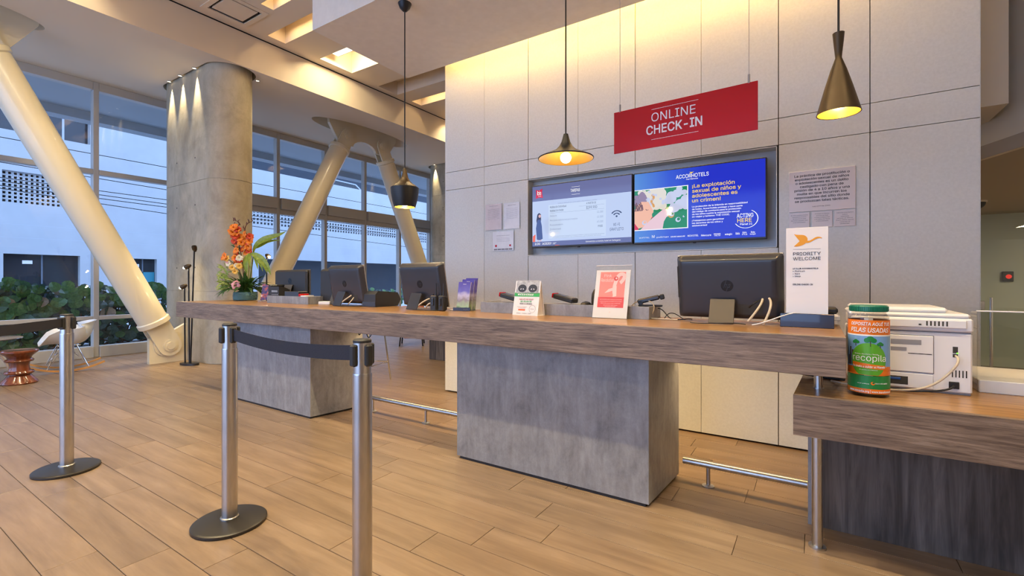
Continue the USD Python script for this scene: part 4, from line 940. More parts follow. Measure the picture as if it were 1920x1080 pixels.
lay('wireless_symbol', unary_union(arcs + [affinity.scale(wf[0], 1, 1.65)]), e_ink, 3)
words([('WI-FI', .042, .865, .745, False, .062, 'c'), ('GRATUITO', .042, .865, .815, False, .128, 'c')], e_ink)
words([('6:00', .035, .028, .978, True, None, 'l'), ('14/10/2019', .035, .11, .978, True, .1, 'l'), ('18°', .03, .225, .978, False, None, 'l')], e_w); words([('bienvenidos a nuestro hotel en Cartagena', .025, .57, .972, False, .33, 'l')], e_w)
lay('orange_tick', sbox(.25, .992, .30, 1.0), e_bag, 3)
lay('figure_hair', Polygon([(.055, .47), (.075, .445), (.095, .47), (.097, .56), (.09, .64), (.05, .63), (.045, .57)]), e_hair, 2)
lay('figure_face', affinity.scale(Point(.082, .50).buffer(.014), 1, 1.9), e_skin, 3)
lay('figure_coat', Polygon([(.055, .56), (.09, .555), (.105, .66), (.115, .88), (.085, .90), (.05, .89), (.04, .70)]), e_coat, 3)
lay('figure_legs', unary_union([sbox(.06, .885, .068, .925), sbox(.09, .885, .098, .925)]), e_skin, 2)
lay('figure_bag', Polygon([(.005, .83), (.035, .80), (.03, .925), (.003, .925)]), e_bag, 3)

t2, w, h = television(-1.279, -.294, 1.505, 2.10, 'right television showing a bright blue notice with a child blowing bubbles')
lay, word, words = scr(t2, w, h)
e_blue = M('tv_blue', {'g': ('texture_coordinate', {}), 's': ('separate_xyz', {}), 'mr': ('map_range', {'from_min': -.5, 'from_max': .1, 'to_min': 0, 'to_max': 1}), 'r': ('rgb_ramp', {'ramp': [(0, srgb(90, 150, 225)), (.5, srgb(50, 90, 220)), (1, srgb(28, 52, 210))]}), 'p': ('principled_bsdf', {'base_color': (.01, .01, .012), 'roughness': .16, 'specular_ior_level': .25, 'emission_strength': S_})},
           [('g.object', 's.vector'), ('s.x', 'mr.value'), ('mr.result', 'r.fac'), ('r.color', 'p.emission_color')])
e_yel, e_grn, e_blond, e_skin2, e_bub, e_or = screen_print('tv_yellow', (250, 215, 110), S_), screen_print('tv_green', (16, 140, 95), S_), screen_print('tv_blond', (232, 226, 214), S_), screen_print('tv_skin2', (250, 190, 160), S_), screen_print('tv_bubble', (205, 212, 240), S_), screen_print('tv_curl', (225, 160, 70), S_)
e_curl2 = screen_print('tv_darkcurl', (120, 80, 80), S_); e_greyhair = screen_print('tv_greyhair', (150, 130, 160), S_); e_pinkh = screen_print('tv_hand', (240, 205, 215), S_)
lay('picture', sbox(0, 0, 1, 1), e_blue, 0)
lay('photo_border', sbox(0, .235, .445, .832), e_w, 1); lay('photo_ground', sbox(0, .247, .436, .818), e_grn, 2)
win = sbox(0, .247, .436, .818)
rg = random.Random(5)
bl_ = unary_union([affinity.scale(Point(rg.uniform(.30, .43), rg.uniform(.27, .56)).buffer(rg.uniform(.018, .05)), 1, 1.5) for _ in range(16)])
lay('photo_bubbles', bl_.intersection(win), e_bub, 3)
hairp = unary_union([affinity.scale(Point(rg.uniform(.05, .24), rg.uniform(.27, .50)).buffer(rg.uniform(.02, .045)), 1, 1.6) for _ in range(40)])
lay('photo_curls', hairp.intersection(win), e_blond, 4)
lay('photo_curls', unary_union([affinity.scale(Point(.155 + .01 * math.sin(i), .33 + .02 * i).buffer(.010), 1, 1.6) for i in range(9)]), e_or, 5)
lay('photo_curls', unary_union([affinity.scale(Point(rg.uniform(.0, .09), rg.uniform(.29, .44)).buffer(rg.uniform(.015, .03)), 1, 1.6) for _ in range(14)]).intersection(win), e_greyhair, 5)
lay('photo_face', Polygon([(.02, .47), (.06, .41), (.12, .42), (.145, .50), (.165, .57), (.15, .60), (.152, .64), (.13, .70), (.08, .78), (.03, .80), (0, .80), (0, .52)]).intersection(win), e_skin2, 6)
lay('photo_hand', Polygon([(.05, .818), (.14, .68), (.20, .60), (.25, .535), (.30, .56), (.315, .62), (.27, .66), (.25, .72), (.24, .818)]).intersection(win), e_pinkh, 7)
lay('photo_eye', LineString([(.098, .525), (.106, .54), (.118, .535)]).buffer(.003), e_curl2, 8); lay('photo_lips', Polygon([(.142, .655), (.158, .64), (.152, .665)]), e_red, 8)
lay('photo_curls', unary_union([LineString([(.005 + .012 * i, .44 - .02 * math.sin(i * 2.1)), (.012 + .012 * i, .50 + .03 * math.sin(i * 1.7)), (.004 + .012 * i, .54)]).buffer(.005) for i in range(6)]).intersection(win), e_curl2, 7)
lay('photo_curls', unary_union([affinity.scale(Point(rg.uniform(.10, .25), rg.uniform(.27, .46)).buffer(rg.uniform(.008, .016)).difference(Point(.17, .36).buffer(.02)), 1, 1.6) for _ in range(18)]).intersection(win), e_bub, 5)
lay('photo_dress', Polygon([(0, .72), (.035, .80), (.03, .818), (0, .818)]), e_red, 7)
lay('photo_bubbles', unary_union([affinity.scale(Point(x, y).buffer(r_).difference(Point(x + .004, y - .004).buffer(r_ * .6)), 1, 1.65) for x, y, r_ in ((.315, .62, .02), (.365, .705, .021), (.085, .72, .02), (.41, .665, .008), (.28, .43, .028))]), e_bub, 8)
lay('photo_ring', affinity.scale(Point(.31, .635).buffer(.024).difference(Point(.31, .63).buffer(.019)), 1, 1.6), e_or, 8)
words([('ACCORHOTELS', .050, .475, .135, True, .255, 'c'), ('Feel Welcome', .018, .475, .165, True, .09, 'c')], e_w)
lay('bird_emblem', Polygon([(.45, .055), (.475, .062), (.49, .058), (.475, .078), (.455, .085), (.463, .068)]), e_yel, 3)
words([('¡La explotación', .047, .475, .282, True, .315, 'l'), ('sexual de niños y', .047, .475, .35, True, .36, 'l'), ('adolescentes es', .047, .475, .417, True, .335, 'l'), ('un crimen!', .047, .475, .483, True, .215, 'l')], e_yel)
words([(s, .021, .475, v, True, uw, 'l') for s, v, uw in (('La protección de la infancia es responsabilidad', .553, .405), ('de todos. AccorHotels protege y hace parte', .589, .37), ('del código de conducta para la protección', .623, .36), ('de los niños contra la explotación sexual', .658, .35), ('en viajes y turismo: THE CODE.', .692, .28), ('¡Trabajemos para garantizar', .744, .24), ('los derechos de los niños y', .78, .23), ('adolescentes!', .814, .115))], e_w)
words([('ACTING', .050, .862, .735, True, .115, 'c'), ('Planet 21', .024, .87, .835, True, .085, 'c')], e_w); words([('HERE', .050, .858, .797, True, .10, 'c')], e_yel)
a = np.linspace(math.radians(-60), math.radians(150), 26)
lay('swoosh', LineString([(.868 + .082 * math.cos(t_), .755 + .120 * math.sin(t_)) for t_ in a]).buffer(.0035), e_w, 3)
words([('SOFITEL', .018, .04, .945, False, .09, 'l'), ('M', .04, .15, .945, False, .022, 'l'), ('pullman', .022, .19, .948, False, .10, 'l'), ('GRAND MERCURE', .017, .305, .95, True, .115, 'l'), ('NOVOTEL', .024, .44, .952, True, .085, 'l'), ('Mercure', .024, .545, .955, True, .075, 'l'), ('MAMA', .018, .64, .942, True, .05, 'l'), ('SHELTER', .014, .643, .962, True, .045, 'l'), ('adagio', .024, .72, .955, True, .052, 'l'), ('ibis', .028, .797, .955, True, .028, 'l'), ('ibis', .022, .845, .943, True, .028, 'l'), ('STYLES', .015, .84, .965, True, .038, 'l'), ('ibis', .022, .902, .943, True, .028, 'l'), ('budget', .016, .897, .965, True, .038, 'l')], e_w)

# ================================================================ notices on the wall
def wall_sheet(name, x0, x1, z0, z1, label, mat, cat_, group=None, th=.008):
    t = thing(name, label, cat_, ((x0 + x1) / 2, WY, z0), group=group); w, h = x1 - x0, z1 - z0
    part(t, 'board', rb(-w / 2, w / 2, -th, -.0003, 0, h, .001), mat)
    return t, w, h, -th - .0001
def lines(t, w, yy, rows, m, name='lettering'):
    for s, hh, fw, b, x, z in rows: part(t, name, on(text(s, hh, fw * w, b, 'c', .0003), (x * w, yy, z)), m)
t, w, h, yy = wall_sheet('wall_notice', -.155, .226, 1.686, 1.970, 'large pinkish wall notice with eight lines of Spanish text right of the screens', m_plaque, 'notice', th=.012)
rows = ['La práctica de prostitución o', 'explotación sexual de niños', 'o adolescentes es un delito', 'castigado con pena de', 'prisión de 4 a 10 años y una', 'multa en que incurren los', 'responsables del sitio donde', 'se produzcan tales tácticas.']
fw = [.835, .82, .80, .66, .835, .75, .835, .82]
lines(t, w, yy, [(s, .0155, f_, True, 0, h - .040 - .0255 * i) for i, (s, f_) in enumerate(zip(rows, fw))] + [('Ley 679 de 2001', .008, .27, False, 0, .028)], m_print_k)
for x0, x1, z1_, nm, rws in ((-.155, -.033, 1.680, 'left', ['En este establecimiento', 'rechazamos el abuso', 'de menores de edad', 'denuncie cualquier caso', 'a las autoridades']), (-.018, .098, 1.682, 'middle', ['Prohibido el ingreso', 'de armas de fuego', 'a estas instalaciones', 'y el tráfico de fauna', 'y flora silvestre']), (.110, .226, 1.680, 'right', ['Atención prioritaria a', 'mujeres', 'embarazadas', 'personas con niños en', 'brazos, adultos mayores', 'y personas con', 'discapacidad'])):
    t, w, h, yy = wall_sheet('small_wall_notice', x0, x1, 1.570, z1_, f'{nm} one of three small text notices under the large wall notice', m_plaque, 'notice', th=.01)
    lines(t, w, yy, [(s, .0055, min(.85, .036 * len(s)), True, 0, h - .020 - .0125 * i) for i, s in enumerate(rws)], m_print_g)
m_cert = noisy('certificate_pink', ramp2((.58, .50, .50), (.70, .63, .63)), 9, rough=.15); m_cert2 = noisy('certificate_white', ramp2((.70, .70, .72), (.80, .80, .80)), 9, rough=.15)
for x0, x1, z0, z1, m, nm, ttl in ((-2.836, -2.624, 1.710, 1.983, m_cert, 'pinkish certificate in a clear holder, upper left of the three by the screens', 'CERTIFICADO'), (-2.606, -2.414, 1.710, 1.974, m_cert2, 'white certificate in a clear holder, upper right of the three by the screens', 'REGISTRO')):
    t, w, h, yy = wall_sheet('framed_certificate', x0, x1, z0, z1, nm, m_acryl, 'certificate', th=.010)
    part(t, 'sheet', bx(-w / 2 + .006, w / 2 - .006, yy - .0012, yy - .0001, .006, h - .006), m)
    lines(t, w, yy - .0014, [(ttl, .008, .5, False, 0, h - .03)] + [('renglón de texto impreso pequeño ' * 1, .0035, .7, False, 0, h - .06 - .014 * i) for i in range(8)], m_print_g)
t, w, h, yy = wall_sheet('framed_certificate', -2.746, -2.483, 1.497, 1.700, 'white certificate in a clear holder, lowest of the three by the screens', m_acryl, 'certificate', th=.010)
part(t, 'sheet', bx(-w / 2 + .006, w / 2 - .006, yy - .0012, yy - .0001, .006, h - .006), m_cert2)
lines(t, w, yy - .0014, [('CERTIFICADO DE CALIDAD', .006, .6, False, 0, h - .05)] + [('renglón de texto impreso pequeño', .003, .6, False, 0, h - .07 - .012 * i) for i in range(4)], m_print_g)
part(t, 'seal', [on(ex(Point(-.085, .055).buffer(.012), .0003), (0, yy - .0014, 0)), on(ex(Point(.085, .055).buffer(.010), .0003), (0, yy - .0014, 0))], m_red)
part(t, 'footer_strip', [on(ex(sbox(-.11 + .045 * i, .012, -.07 + .045 * i, .026), .0003), (0, yy - .0014, 0)) for i in range(5)], m_print_g)

# ================================================================ furniture by the windows
m_walnut = noisy('turned_walnut', [(.3, (.10, .022, .006)), (.7, (.24, .06, .018))], 1.0, (20, 20, 3), rough=.18, coat_weight=.6)
tl_ = thing('turned_stool', 'glossy red-brown turned wooden stool at the left photo edge', 'stool', (-7.83, 1.46, 0))
part(tl_, 'body', lathe([(0, 0), (.155, 0), (.163, .012), (.155, .03), (.118, .075), (.098, .105), (.125, .118), (.130, .132), (.122, .146), (.095, .152), (.088, .18), (.085, .215), (.092, .25), (.118, .256), (.126, .27), (.118, .284), (.100, .292), (.112, .32), (.150, .355), (.165, .368), (.165, .384), (.155, .392), (0, .388)], 56), m_walnut, 40)
m_tabletop = pm('table_top_dark', (.10, .07, .065), .12, coat_weight=.5); m_ash = pm('pale_wood_leg', (.55, .42, .33), .4)
rt = thing('side_table', 'low round dark-topped table with splayed pale legs at the left photo edge', 'table', (-8.42, 1.20, 0))
part(rt, 'top', lathe([(0, .487), (.36, .487), (.40, .493), (.402, .497), (.398, .502), (0, .502)], 56), m_tabletop, 30)
for a in (75, 165, 255, 345):
    c_, s_ = math.cos(math.radians(a)), math.sin(math.radians(a))
    part(rt, 'leg', cyl((.33 * c_, .33 * s_, 0), (.12 * c_, .12 * s_, .486), .012, 12, .015), m_ash, 30)
part(rt, 'brace', [tube([(.22 * math.cos(a), .22 * math.sin(a), .25) for a in (1.3, 1.3 + PI)], .004), tube([(.22 * math.cos(a), .22 * math.sin(a), .25) for a in (2.9, 2.9 + PI)], .004)], m_chrome)

m_shell = pm('chair_shell', (.66, .68, .70), .32, coat_weight=.2); m_runner = noisy('rocker_wood', ramp2((.42, .19, .05), (.62, .32, .11)), 1.0, (30, 4, 4), rough=.35)
rc = thing('rocking_chair', 'white moulded armchair on wire legs and wooden rockers by the window', 'rocking chair', (-8.42, 2.02, 0), -10)
n, m = 26, 25
prof = spline([(-.275, .355), (-.20, .375), (-.02, .365), (.13, .37), (.21, .44), (.255, .55), (.29, .665)], n)   # (y, z): front edge -> back top; faces -y
P = np.zeros((n, m, 3)); us = np.linspace(-1, 1, m)
wid = np.interp(np.linspace(0, 1, n), [0, .12, .4, .62, .8, 1], [.24, .285, .31, .315, .29, .215])
arm = np.interp(np.linspace(0, 1, n), [0, .12, .35, .6, .75, .9, 1], [.02, .13, .225, .215, .13, .03, -.02])
fwd = np.interp(np.linspace(0, 1, n), [0, .4, .6, .75, .9, 1], [0, 0, -.02, -.12, -.15, -.10])
for i in range(n):
    for j, u in enumerate(us):
        k = abs(u) ** 3; P[i, j] = (u * wid[i] * (1 - .10 * max(0, abs(u) - .6)), prof[i, 0] + fwd[i] * abs(u) ** 2.2, prof[i, 1] + arm[i] * k)
part(rc, 'seat_shell', grid_surface(P, .008), m_shell, 60)
for sx in (-1, 1):
    y = np.linspace(-.36, .36, 18); z = .008 + (y / .36) ** 2 * .085
    part(rc, 'rocker', ribbon(np.c_[np.full(18, sx * .20), y, z + .012], .036, .022, (1, 0, 0)), m_runner, 30)
    for yy_ in (-.2, .2):
        zb = .03 + (yy_ / .36) ** 2 * .085
        part(rc, 'wire_leg', [tube([(sx * .2, yy_, zb), (sx * .10, yy_ * .45, .345)], .005), tube([(sx * .2, yy_, zb), (sx * .14, yy_ * .1, .34)], .004)], m_chrome)
part(rc, 'wire_frame', [tube([(-.2, -.1, .2), (0, 0, .30), (.2, .1, .2)], .004), tube([(-.2, .1, .2), (0, 0, .30), (.2, -.1, .2)], .004), tube([(-.13, -.10, .345), (.13, -.10, .345), (.13, .12, .345), (-.13, .12, .345), (-.13, -.10, .345)], .005)], m_chrome)

def floor_lamp(loc, rz, label, heads):
    f = thing('floor_lamp', label, 'floor lamp', (*loc, 0), rz)
    b = trimesh.creation.cylinder(1, .03, sections=40); b.apply_scale((.15, .075, 1)); b.apply_translation((0, 0, .016)); part(f, 'base', b, m_darkmetal, 30)
    for x0, x1, z, dirx, lit in heads:
        part(f, 'stem', cyl((x0, 0, .03), (x1, 0, z), .0105, 12), m_lampblk, 30)
        hd = lathe([(0, -.055), (.016, -.05), (.030, -.02), (.034, .015), (.030, .035), (.026, .035), (.028, .012), (.02, -.02), (0, -.03)], 24)
        d = np.array([dirx, -.35, -.5 if lit else .9]); d /= np.linalg.norm(d)
        hd.apply_transform(trimesh.geometry.align_vectors([0, 0, 1], d)); hd.apply_translation((x1 + .02 * dirx, 0, z + .02)); part(f, 'head', hd, m_brassout, 40)
        if lit:
            bp = np.array([x1 + .02 * dirx, 0, z + .02]) + d * .045
            part(f, 'bulb', trimesh.creation.icosphere(2, .019).apply_translation(bp), m_spot, True)
            l = UsdLux.SphereLight.Define(stage, _path(f, 'glow')); l.AddTranslateOp().Set(Gf.Vec3d(*map(float, bp + d * .05))); l.CreateRadiusAttr(.012); l.CreateColorAttr(Gf.Vec3f(*NEUTRAL)); l.CreateIntensityAttr(PEND_POWER * .35)
floor_lamp((-7.50, 3.10), 20, 'black three-stem floor lamp with small brass heads before the concrete column', [(-.075, -.085, 1.10, -1, True), (0, -.015, 1.385, -1, True), (.02, .085, 1.645, .15, False)])
floor_lamp((-6.93, 3.90), 20, 'black floor lamp with a lit brass head right of the flower arrangement', [(0, 0, 1.555, 1, True)])

# bar stool and chairs glimpsed under the desk
bs = thing('bar_stool', 'thin chromed bar stool behind the desk, its legs seen under the counter', 'bar stool', (-4.50, 3.72, 0), 15)
for sx, sy in ((-1, -1), (1, -1), (1, 1), (-1, 1)): part(bs, 'leg', cyl((sx * .22, sy * .21, 0), (sx * .15, sy * .15, .70), .009, 10), m_chrome, 30)
part(bs, 'foot_ring', [tube([(-.2, -.19, .22), (.2, -.19, .22), (.2, .19, .22), (-.2, .19, .22), (-.2, -.19, .22)], .007), tube([(-.17, -.17, .46), (-.17, .17, .46)], .007)], m_chrome)
part(bs, 'seat', rb(-.19, .19, -.18, .18, .70, .735, .014), m_black)
m_orange_seat = pm('seat_orange', (.55, .13, .05), .5)
for i, (x, y, lb) in enumerate(((-6.36, 6.36, 'orange-seated dark-legged chair far back, seen under the counter'), (-7.1, 5.4, 'orange-seated chair far back, hidden behind the counter'))):
    if i: break
    c = thing('lounge_chair', lb, 'chair', (x, y, 0), 40)
    for sx, sy in ((-1, -1), (1, -1), (1, 1), (-1, 1)): part(c, 'leg', cyl((sx * .21, sy * .2, 0), (sx * .17, sy * .16, .40), .013, 10), m_lampblk, 30)
    part(c, 'seat', rb(-.22, .22, -.21, .21, .40, .44, .015), m_orange_seat); part(c, 'backrest', rot(rb(-.21, .21, .19, .215, .45, .72, .010), 0), m_orange_seat)
    part(c, 'lower_panel', rb(-.15, .15, .0, .02, .12, .36, .005), m_orange_seat)
cb = thing('wooden_cabinet', 'low brown wood-grain cabinet standing behind the left end of the panelled wall', 'cabinet', (-4.45, 5.55, 0))
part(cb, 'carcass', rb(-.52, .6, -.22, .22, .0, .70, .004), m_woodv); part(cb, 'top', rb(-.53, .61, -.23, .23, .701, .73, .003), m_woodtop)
# ================================================================ flower arrangement at the left end of the desk
def leafmat(name, a, b):
    return M(name, {'o': ('object_info', {}), 'g': ('geometry', {}), 'n': ('noise_texture', {'scale': 30, 'detail': 3}), 'r': ('rgb_ramp', {'ramp': [(.3, a), (.7, b)]}), 'p': ('principled_bsdf', {'roughness': .38}), 't': ('translucent_bsdf', {}), 'x': ('mix_closure', {'fac': .25})},
             [('g.position', 'n.vector'), ('n.fac', 'r.fac'), ('r.color', 'p.base_color'), ('r.color', 't.color'), ('p.BSDF', 'x.closure1'), ('t.BSDF', 'x.closure2')], 'x.closure')
f_dark, f_var, f_palm = leafmat('leaf_dark', (.025, .075, .018), (.06, .15, .03)), leafmat('leaf_variegated', (.12, .22, .03), (.42, .48, .14)), leafmat('leaf_palm', (.20, .30, .025), (.36, .44, .05))
p_or, p_red, p_yel, p_wht, p_pink = leafmat('petal_orange', (.80, .16, .01), (.95, .35, .03)), leafmat('petal_red', (.62, .03, .01), (.85, .11, .02)), leafmat('petal_yellow', (.80, .42, .04), (.90, .62, .15)), leafmat('petal_cream', (.80, .70, .45), (.88, .82, .66)), leafmat('petal_pink', (.75, .25, .28), (.88, .50, .50))
f_stem = leafmat('stem_brown', (.10, .03, .02), (.16, .06, .03))
def leaf(path, width, up=(0, -1, 0), n=10, tip=.05, fold=.25, wide_at=.4):
    path = spline(path, n); t = np.gradient(path, axis=0); t /= np.linalg.norm(t, axis=1, keepdims=True)
    s = np.cross(t, np.array(up, float)); s /= np.linalg.norm(s, axis=1, keepdims=True) + 1e-9
    nn = np.cross(s, t); q = np.linspace(0, 1, n)
    w = width * np.maximum(tip * .2, np.where(q < wide_at, np.sqrt(np.maximum(q / wide_at, .03)), np.maximum(0, 1 - ((q - wide_at) / (1 - wide_at)) ** 1.8)))
    P = np.stack([path - s * w[:, None] / 2 + nn * (w * fold)[:, None] / 2, path, path + s * w[:, None] / 2 + nn * (w * fold)[:, None] / 2], 1)
    return grid_surface(P)
def bloom(c, r, facing, petals=7, rings=2, seed=0):
    g = random.Random(seed); out = []
    f = np.array(facing, float); f /= np.linalg.norm(f)
    a = np.cross(f, [.3, .2, 1]); a /= np.linalg.norm(a); b = np.cross(f, a)
    for k in range(rings):
        for i in range(petals):
            th = 2 * PI * (i + .5 * k) / petals + g.uniform(-.2, .2); d = a * math.cos(th) + b * math.sin(th)
            rr_ = r * (1 - .28 * k) * g.uniform(.85, 1.12); lift = .35 + .4 * k
            out.append(leaf([c, c + d * rr_ * .55 + f * rr_ * .45 * (1 + lift), c + d * rr_ + f * rr_ * (lift)], rr_ * .95, up=f, n=6, fold=-.25, wide_at=.6))
    return cat(out)
FX, FY = -5.66, 2.93
fa = thing('flower_arrangement', 'orange gladiolus and palm flower arrangement in a ribbed bowl on the desk', 'flower arrangement', (FX, FY, TZ), 32.95)
m_bowl = pm('bowl_glass', (.20, .36, .36), .08, transmission_weight=.35, ior=1.4)
br = []
for i, z in enumerate(np.linspace(.004, .1, 17)): br.append((.118 + .006 * math.sin(z * 30) + (.004 if i % 2 else -.002), z))
part(fa, 'bowl', lathe([(0, 0)] + [(r * 1.05, z) for r, z in br] + [(.112, .1), (.10, .02), (0, .015)], 48), m_bowl, 30)
part(fa, 'soil_filler', lathe([(0, .02), (.10, .02), (.112, .085), (.06, .12), (0, .13)], 24), f_dark)
def pxy(px, py): return (px - 455) / 158., (565 - py) / 158.      # arrangement read off at its own distance
def P3(px, py, y=0): x, z = pxy(px, py); return np.array([x, y, z])
g = random.Random(21)
# dark lance leaves, a fan round the bowl
for i in range(70):
    a = g.uniform(0, 2 * PI); el = g.uniform(-.25, 1.1); L = g.uniform(.16, .30); c_ = np.array([math.cos(a) * math.cos(el), math.sin(a) * math.cos(el), math.sin(el)])
    s0 = np.array([.05 * math.cos(a), .05 * math.sin(a), .12]); mid = s0 + c_ * L * .55 + np.array([0, 0, .03]); end = s0 + c_ * L + np.array([0, 0, -.03])
    if end[2] < .02: end[2] = .02 + g.uniform(0, .03)
    if el < .5 and end[2] < .12: mid[2] = max(mid[2], .125)
    part(fa, 'leaf', leaf([s0, mid, end], g.uniform(.035, .055), up=(-c_[1] * .2, c_[0] * .2, 1), n=7), f_dark)
# variegated spray on the left
for i in range(46):
    b = P3(g.uniform(419, 441), g.uniform(506, 548), g.uniform(-.14, -.02)); d = np.array([g.uniform(-1, -.1), g.uniform(-.5, .3), g.uniform(-.7, .8)]); d /= np.linalg.norm(d); L = g.uniform(.07, .13)
    if (b + d * L)[2] < .03: d[2] = abs(d[2])
    part(fa, 'variegated_leaf', leaf([b, b + d * L * .5 + [0, 0, .012], b + d * L], g.uniform(.022, .034), up=(0, -.8, .6), n=6), f_var)
part(fa, 'spray_stem', [tube(spline([P3(450, 545), P3(438, 535, -.03), P3(422, 520, -.03)], 8), .003), tube(spline([P3(450, 545), P3(436, 545, -.05), P3(418, 535, -.04)], 8), .003)], f_dark)
# gladiolus spikes
def spike(pts, blooms, tipcurl, mats, seed):
    gg = random.Random(seed)
    part(fa, 'flower_stem', tube(spline(pts, 16), .005), f_stem, True)
    part(fa, 'bud_tip', [tube(spline(tipcurl, 12), np.linspace(.007, .003, 12))] + [leaf([np.array(p), np.array(p) + [gg.uniform(-.015, .015), -.01, .02], np.array(p) + [gg.uniform(-.02, .02), -.01, .045]], .016, n=5) for p in spline(tipcurl, 6)], f_stem)
    for i, (px, py, r) in enumerate(blooms):
        part(fa, 'blossom', bloom(P3(px, py, -.03 + gg.uniform(-.02, .02)), r, (gg.uniform(-.7, .7), -1, gg.uniform(-.1, .6)), 6, 2, seed * 31 + i), mats[i % len(mats)], True)
spike([P3(452, 545), P3(448, 480, -.01), P3(437, 430, -.02)], [(434, 428, .04), (438, 431, .055), (444, 434, .05), (436, 439, .055), (447, 441, .05), (440, 446, .058), (434, 446, .04), (448, 450, .055), (442, 453, .055), (451, 458, .05), (445, 460, .05), (439, 455, .045)], [P3(437, 432, -.02), P3(434, 423, -.02), P3(446, 425, -.02), P3(434, 418, -.02)][:1] + [P3(440, 425, -.02), P3(447, 424, -.02), P3(442, 418, -.02), P3(434, 417, -.02)], [p_or, p_or, p_red], 3)
spike([P3(456, 545), P3(458, 480, -.01), P3(462, 445, -.02)], [(460, 442, .042), (464, 447, .05), (459, 451, .05), (465, 456, .05), (459, 460, .052), (464, 465, .05), (458, 469, .05), (464, 473, .045), (460, 477, .045)], [P3(461, 445, -.02), P3(456, 435, -.02), P3(459, 424, -.02), P3(470, 418, -.02)], [p_or, p_red, p_or], 4)
spike([P3(450, 548), P3(445, 500, -.03), P3(443, 475, -.05)], [(443, 473, .05), (445, 481, .05), (440, 488, .052), (447, 490, .045), (442, 494, .045), (452, 470, .04)], [P3(443, 472, -.04), P3(444, 465, -.04), P3(448, 458, -.04)], [p_or, p_red], 5)
part(fa, 'flower_stem', [tube(spline([P3(452, 548), P3(445, 505, -.05), P3(425, 487, -.05)], 12), .003)], f_dark)
for i, (px, py, r, mt) in enumerate([(424, 484, .05, p_or), (429, 488, .042, p_yel), (420, 487, .035, p_or), (431, 497, .045, p_wht), (428, 493, .03, p_pink)]): part(fa, 'blossom', bloom(P3(px, py, -.06), r, (-.4, -1, .2), 6, 2, 50 + i), mt, True)
for i, (px, py, r, mt) in enumerate([(454, 487, .042, p_wht), (454, 502, .042, p_yel), (448, 500, .03, p_wht), (455, 537, .056, p_pink), (441, 505, .04, p_yel), (446, 512, .035, p_yel)]): part(fa, 'rose', bloom(P3(px, py, -.17 if py > 530 else -.10), r, (.1, -1, .15), 9, 4, 80 + i), mt, True)
# palm fronds
def frond(base, path, fingers, w0):
    part(fa, 'palm_frond', leaf(path, w0, up=(0, -1, .25), n=14, wide_at=.45), f_palm)
    for p in fingers: part(fa, 'palm_finger', leaf(p, .035, up=(.2, -1, .2), n=9, wide_at=.3), f_palm)
frond(None, [P3(470, 477), P3(482, 458, -.03), P3(505, 448, -.04), P3(534, 436, -.03)], [[P3(478, 464), P3(498, 455), P3(522, 453)], [P3(474, 468), P3(490, 459), P3(506, 452)]], .075)
frond(None, [P3(468, 478, -.04), P3(484, 483, -.08), P3(500, 497, -.10), P3(511, 518, -.10)], [[P3(485, 483, -.08), P3(497, 500, -.1), P3(505, 516, -.1)], [P3(480, 482, -.08), P3(490, 495, -.1), P3(496, 512, -.1)], [P3(476, 481, -.06), P3(483, 495, -.08), P3(485, 508, -.08)]], .085)
frond(None, [P3(467, 477, -.05), P3(465, 490, -.09), P3(466, 505, -.10), P3(464, 518, -.08)], [[P3(468, 478, -.05), P3(471, 492, -.09), P3(473, 508, -.09)], [P3(466, 478, -.05), P3(461, 495, -.09), P3(463, 512, -.09)]], .05)
part(fa, 'palm_stalk', [tube(spline([P3(458, 548), P3(466, 510), P3(470, 477)], 10), .006), tube(spline([P3(458, 548), P3(464, 510, -.03), P3(468, 478, -.04)], 10), .005)], f_palm)
for d in ([P3(445, 470), P3(436, 461), P3(428, 458)], [P3(445, 473), P3(436, 465), P3(427, 461)], [P3(445, 480), P3(438, 474), P3(431, 474)]): part(fa, 'thin_leaf', leaf(d, .025, n=7), f_dark)

# ================================================================ outside: ground, canopy, hedge, cables and the building across the street
m_pave = noisy('pavement_outside', ramp2((.34, .35, .36), (.46, .47, .48)), 4, rough=.8)
m_fac = noisy('facade_white', ramp2((.36, .365, .37), (.40, .405, .41)), 1.2, rough=.8)
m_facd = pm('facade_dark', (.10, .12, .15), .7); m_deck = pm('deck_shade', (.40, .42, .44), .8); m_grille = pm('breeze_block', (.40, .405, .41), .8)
m_eave = pm('canopy_paint', (.42, .45, .48), .8)
solo('street_ground', bx(-60, -9.66, -40, 70, -.35, -.04), m_pave, kind='structure')
cn = thing('canopy', 'grey outdoor canopy slab above the street windows', None, kind='structure')
part(cn, 'slab', bx(-11.7, -9.64, -5, 16, 4.40, 4.7), m_eave); part(cn, 'edge_beam', bx(-11.85, -11.55, -5, 16, 4.24, 4.7), m_eave)
solo('planter_kerb', rb(-12.4, -12.28, -2, 5.0, -.04, .12, .01), m_pave, 'low concrete kerb in front of the hedge', 'kerb')
f_sea = [leafmat('sea_leaf_a', (.035, .085, .03), (.07, .15, .05)), leafmat('sea_leaf_b', (.05, .12, .03), (.11, .24, .06)), leafmat('sea_leaf_c', (.03, .065, .045), (.07, .12, .085))]
f_dry = leafmat('sea_leaf_dry', (.30, .20, .12), (.42, .30, .2))
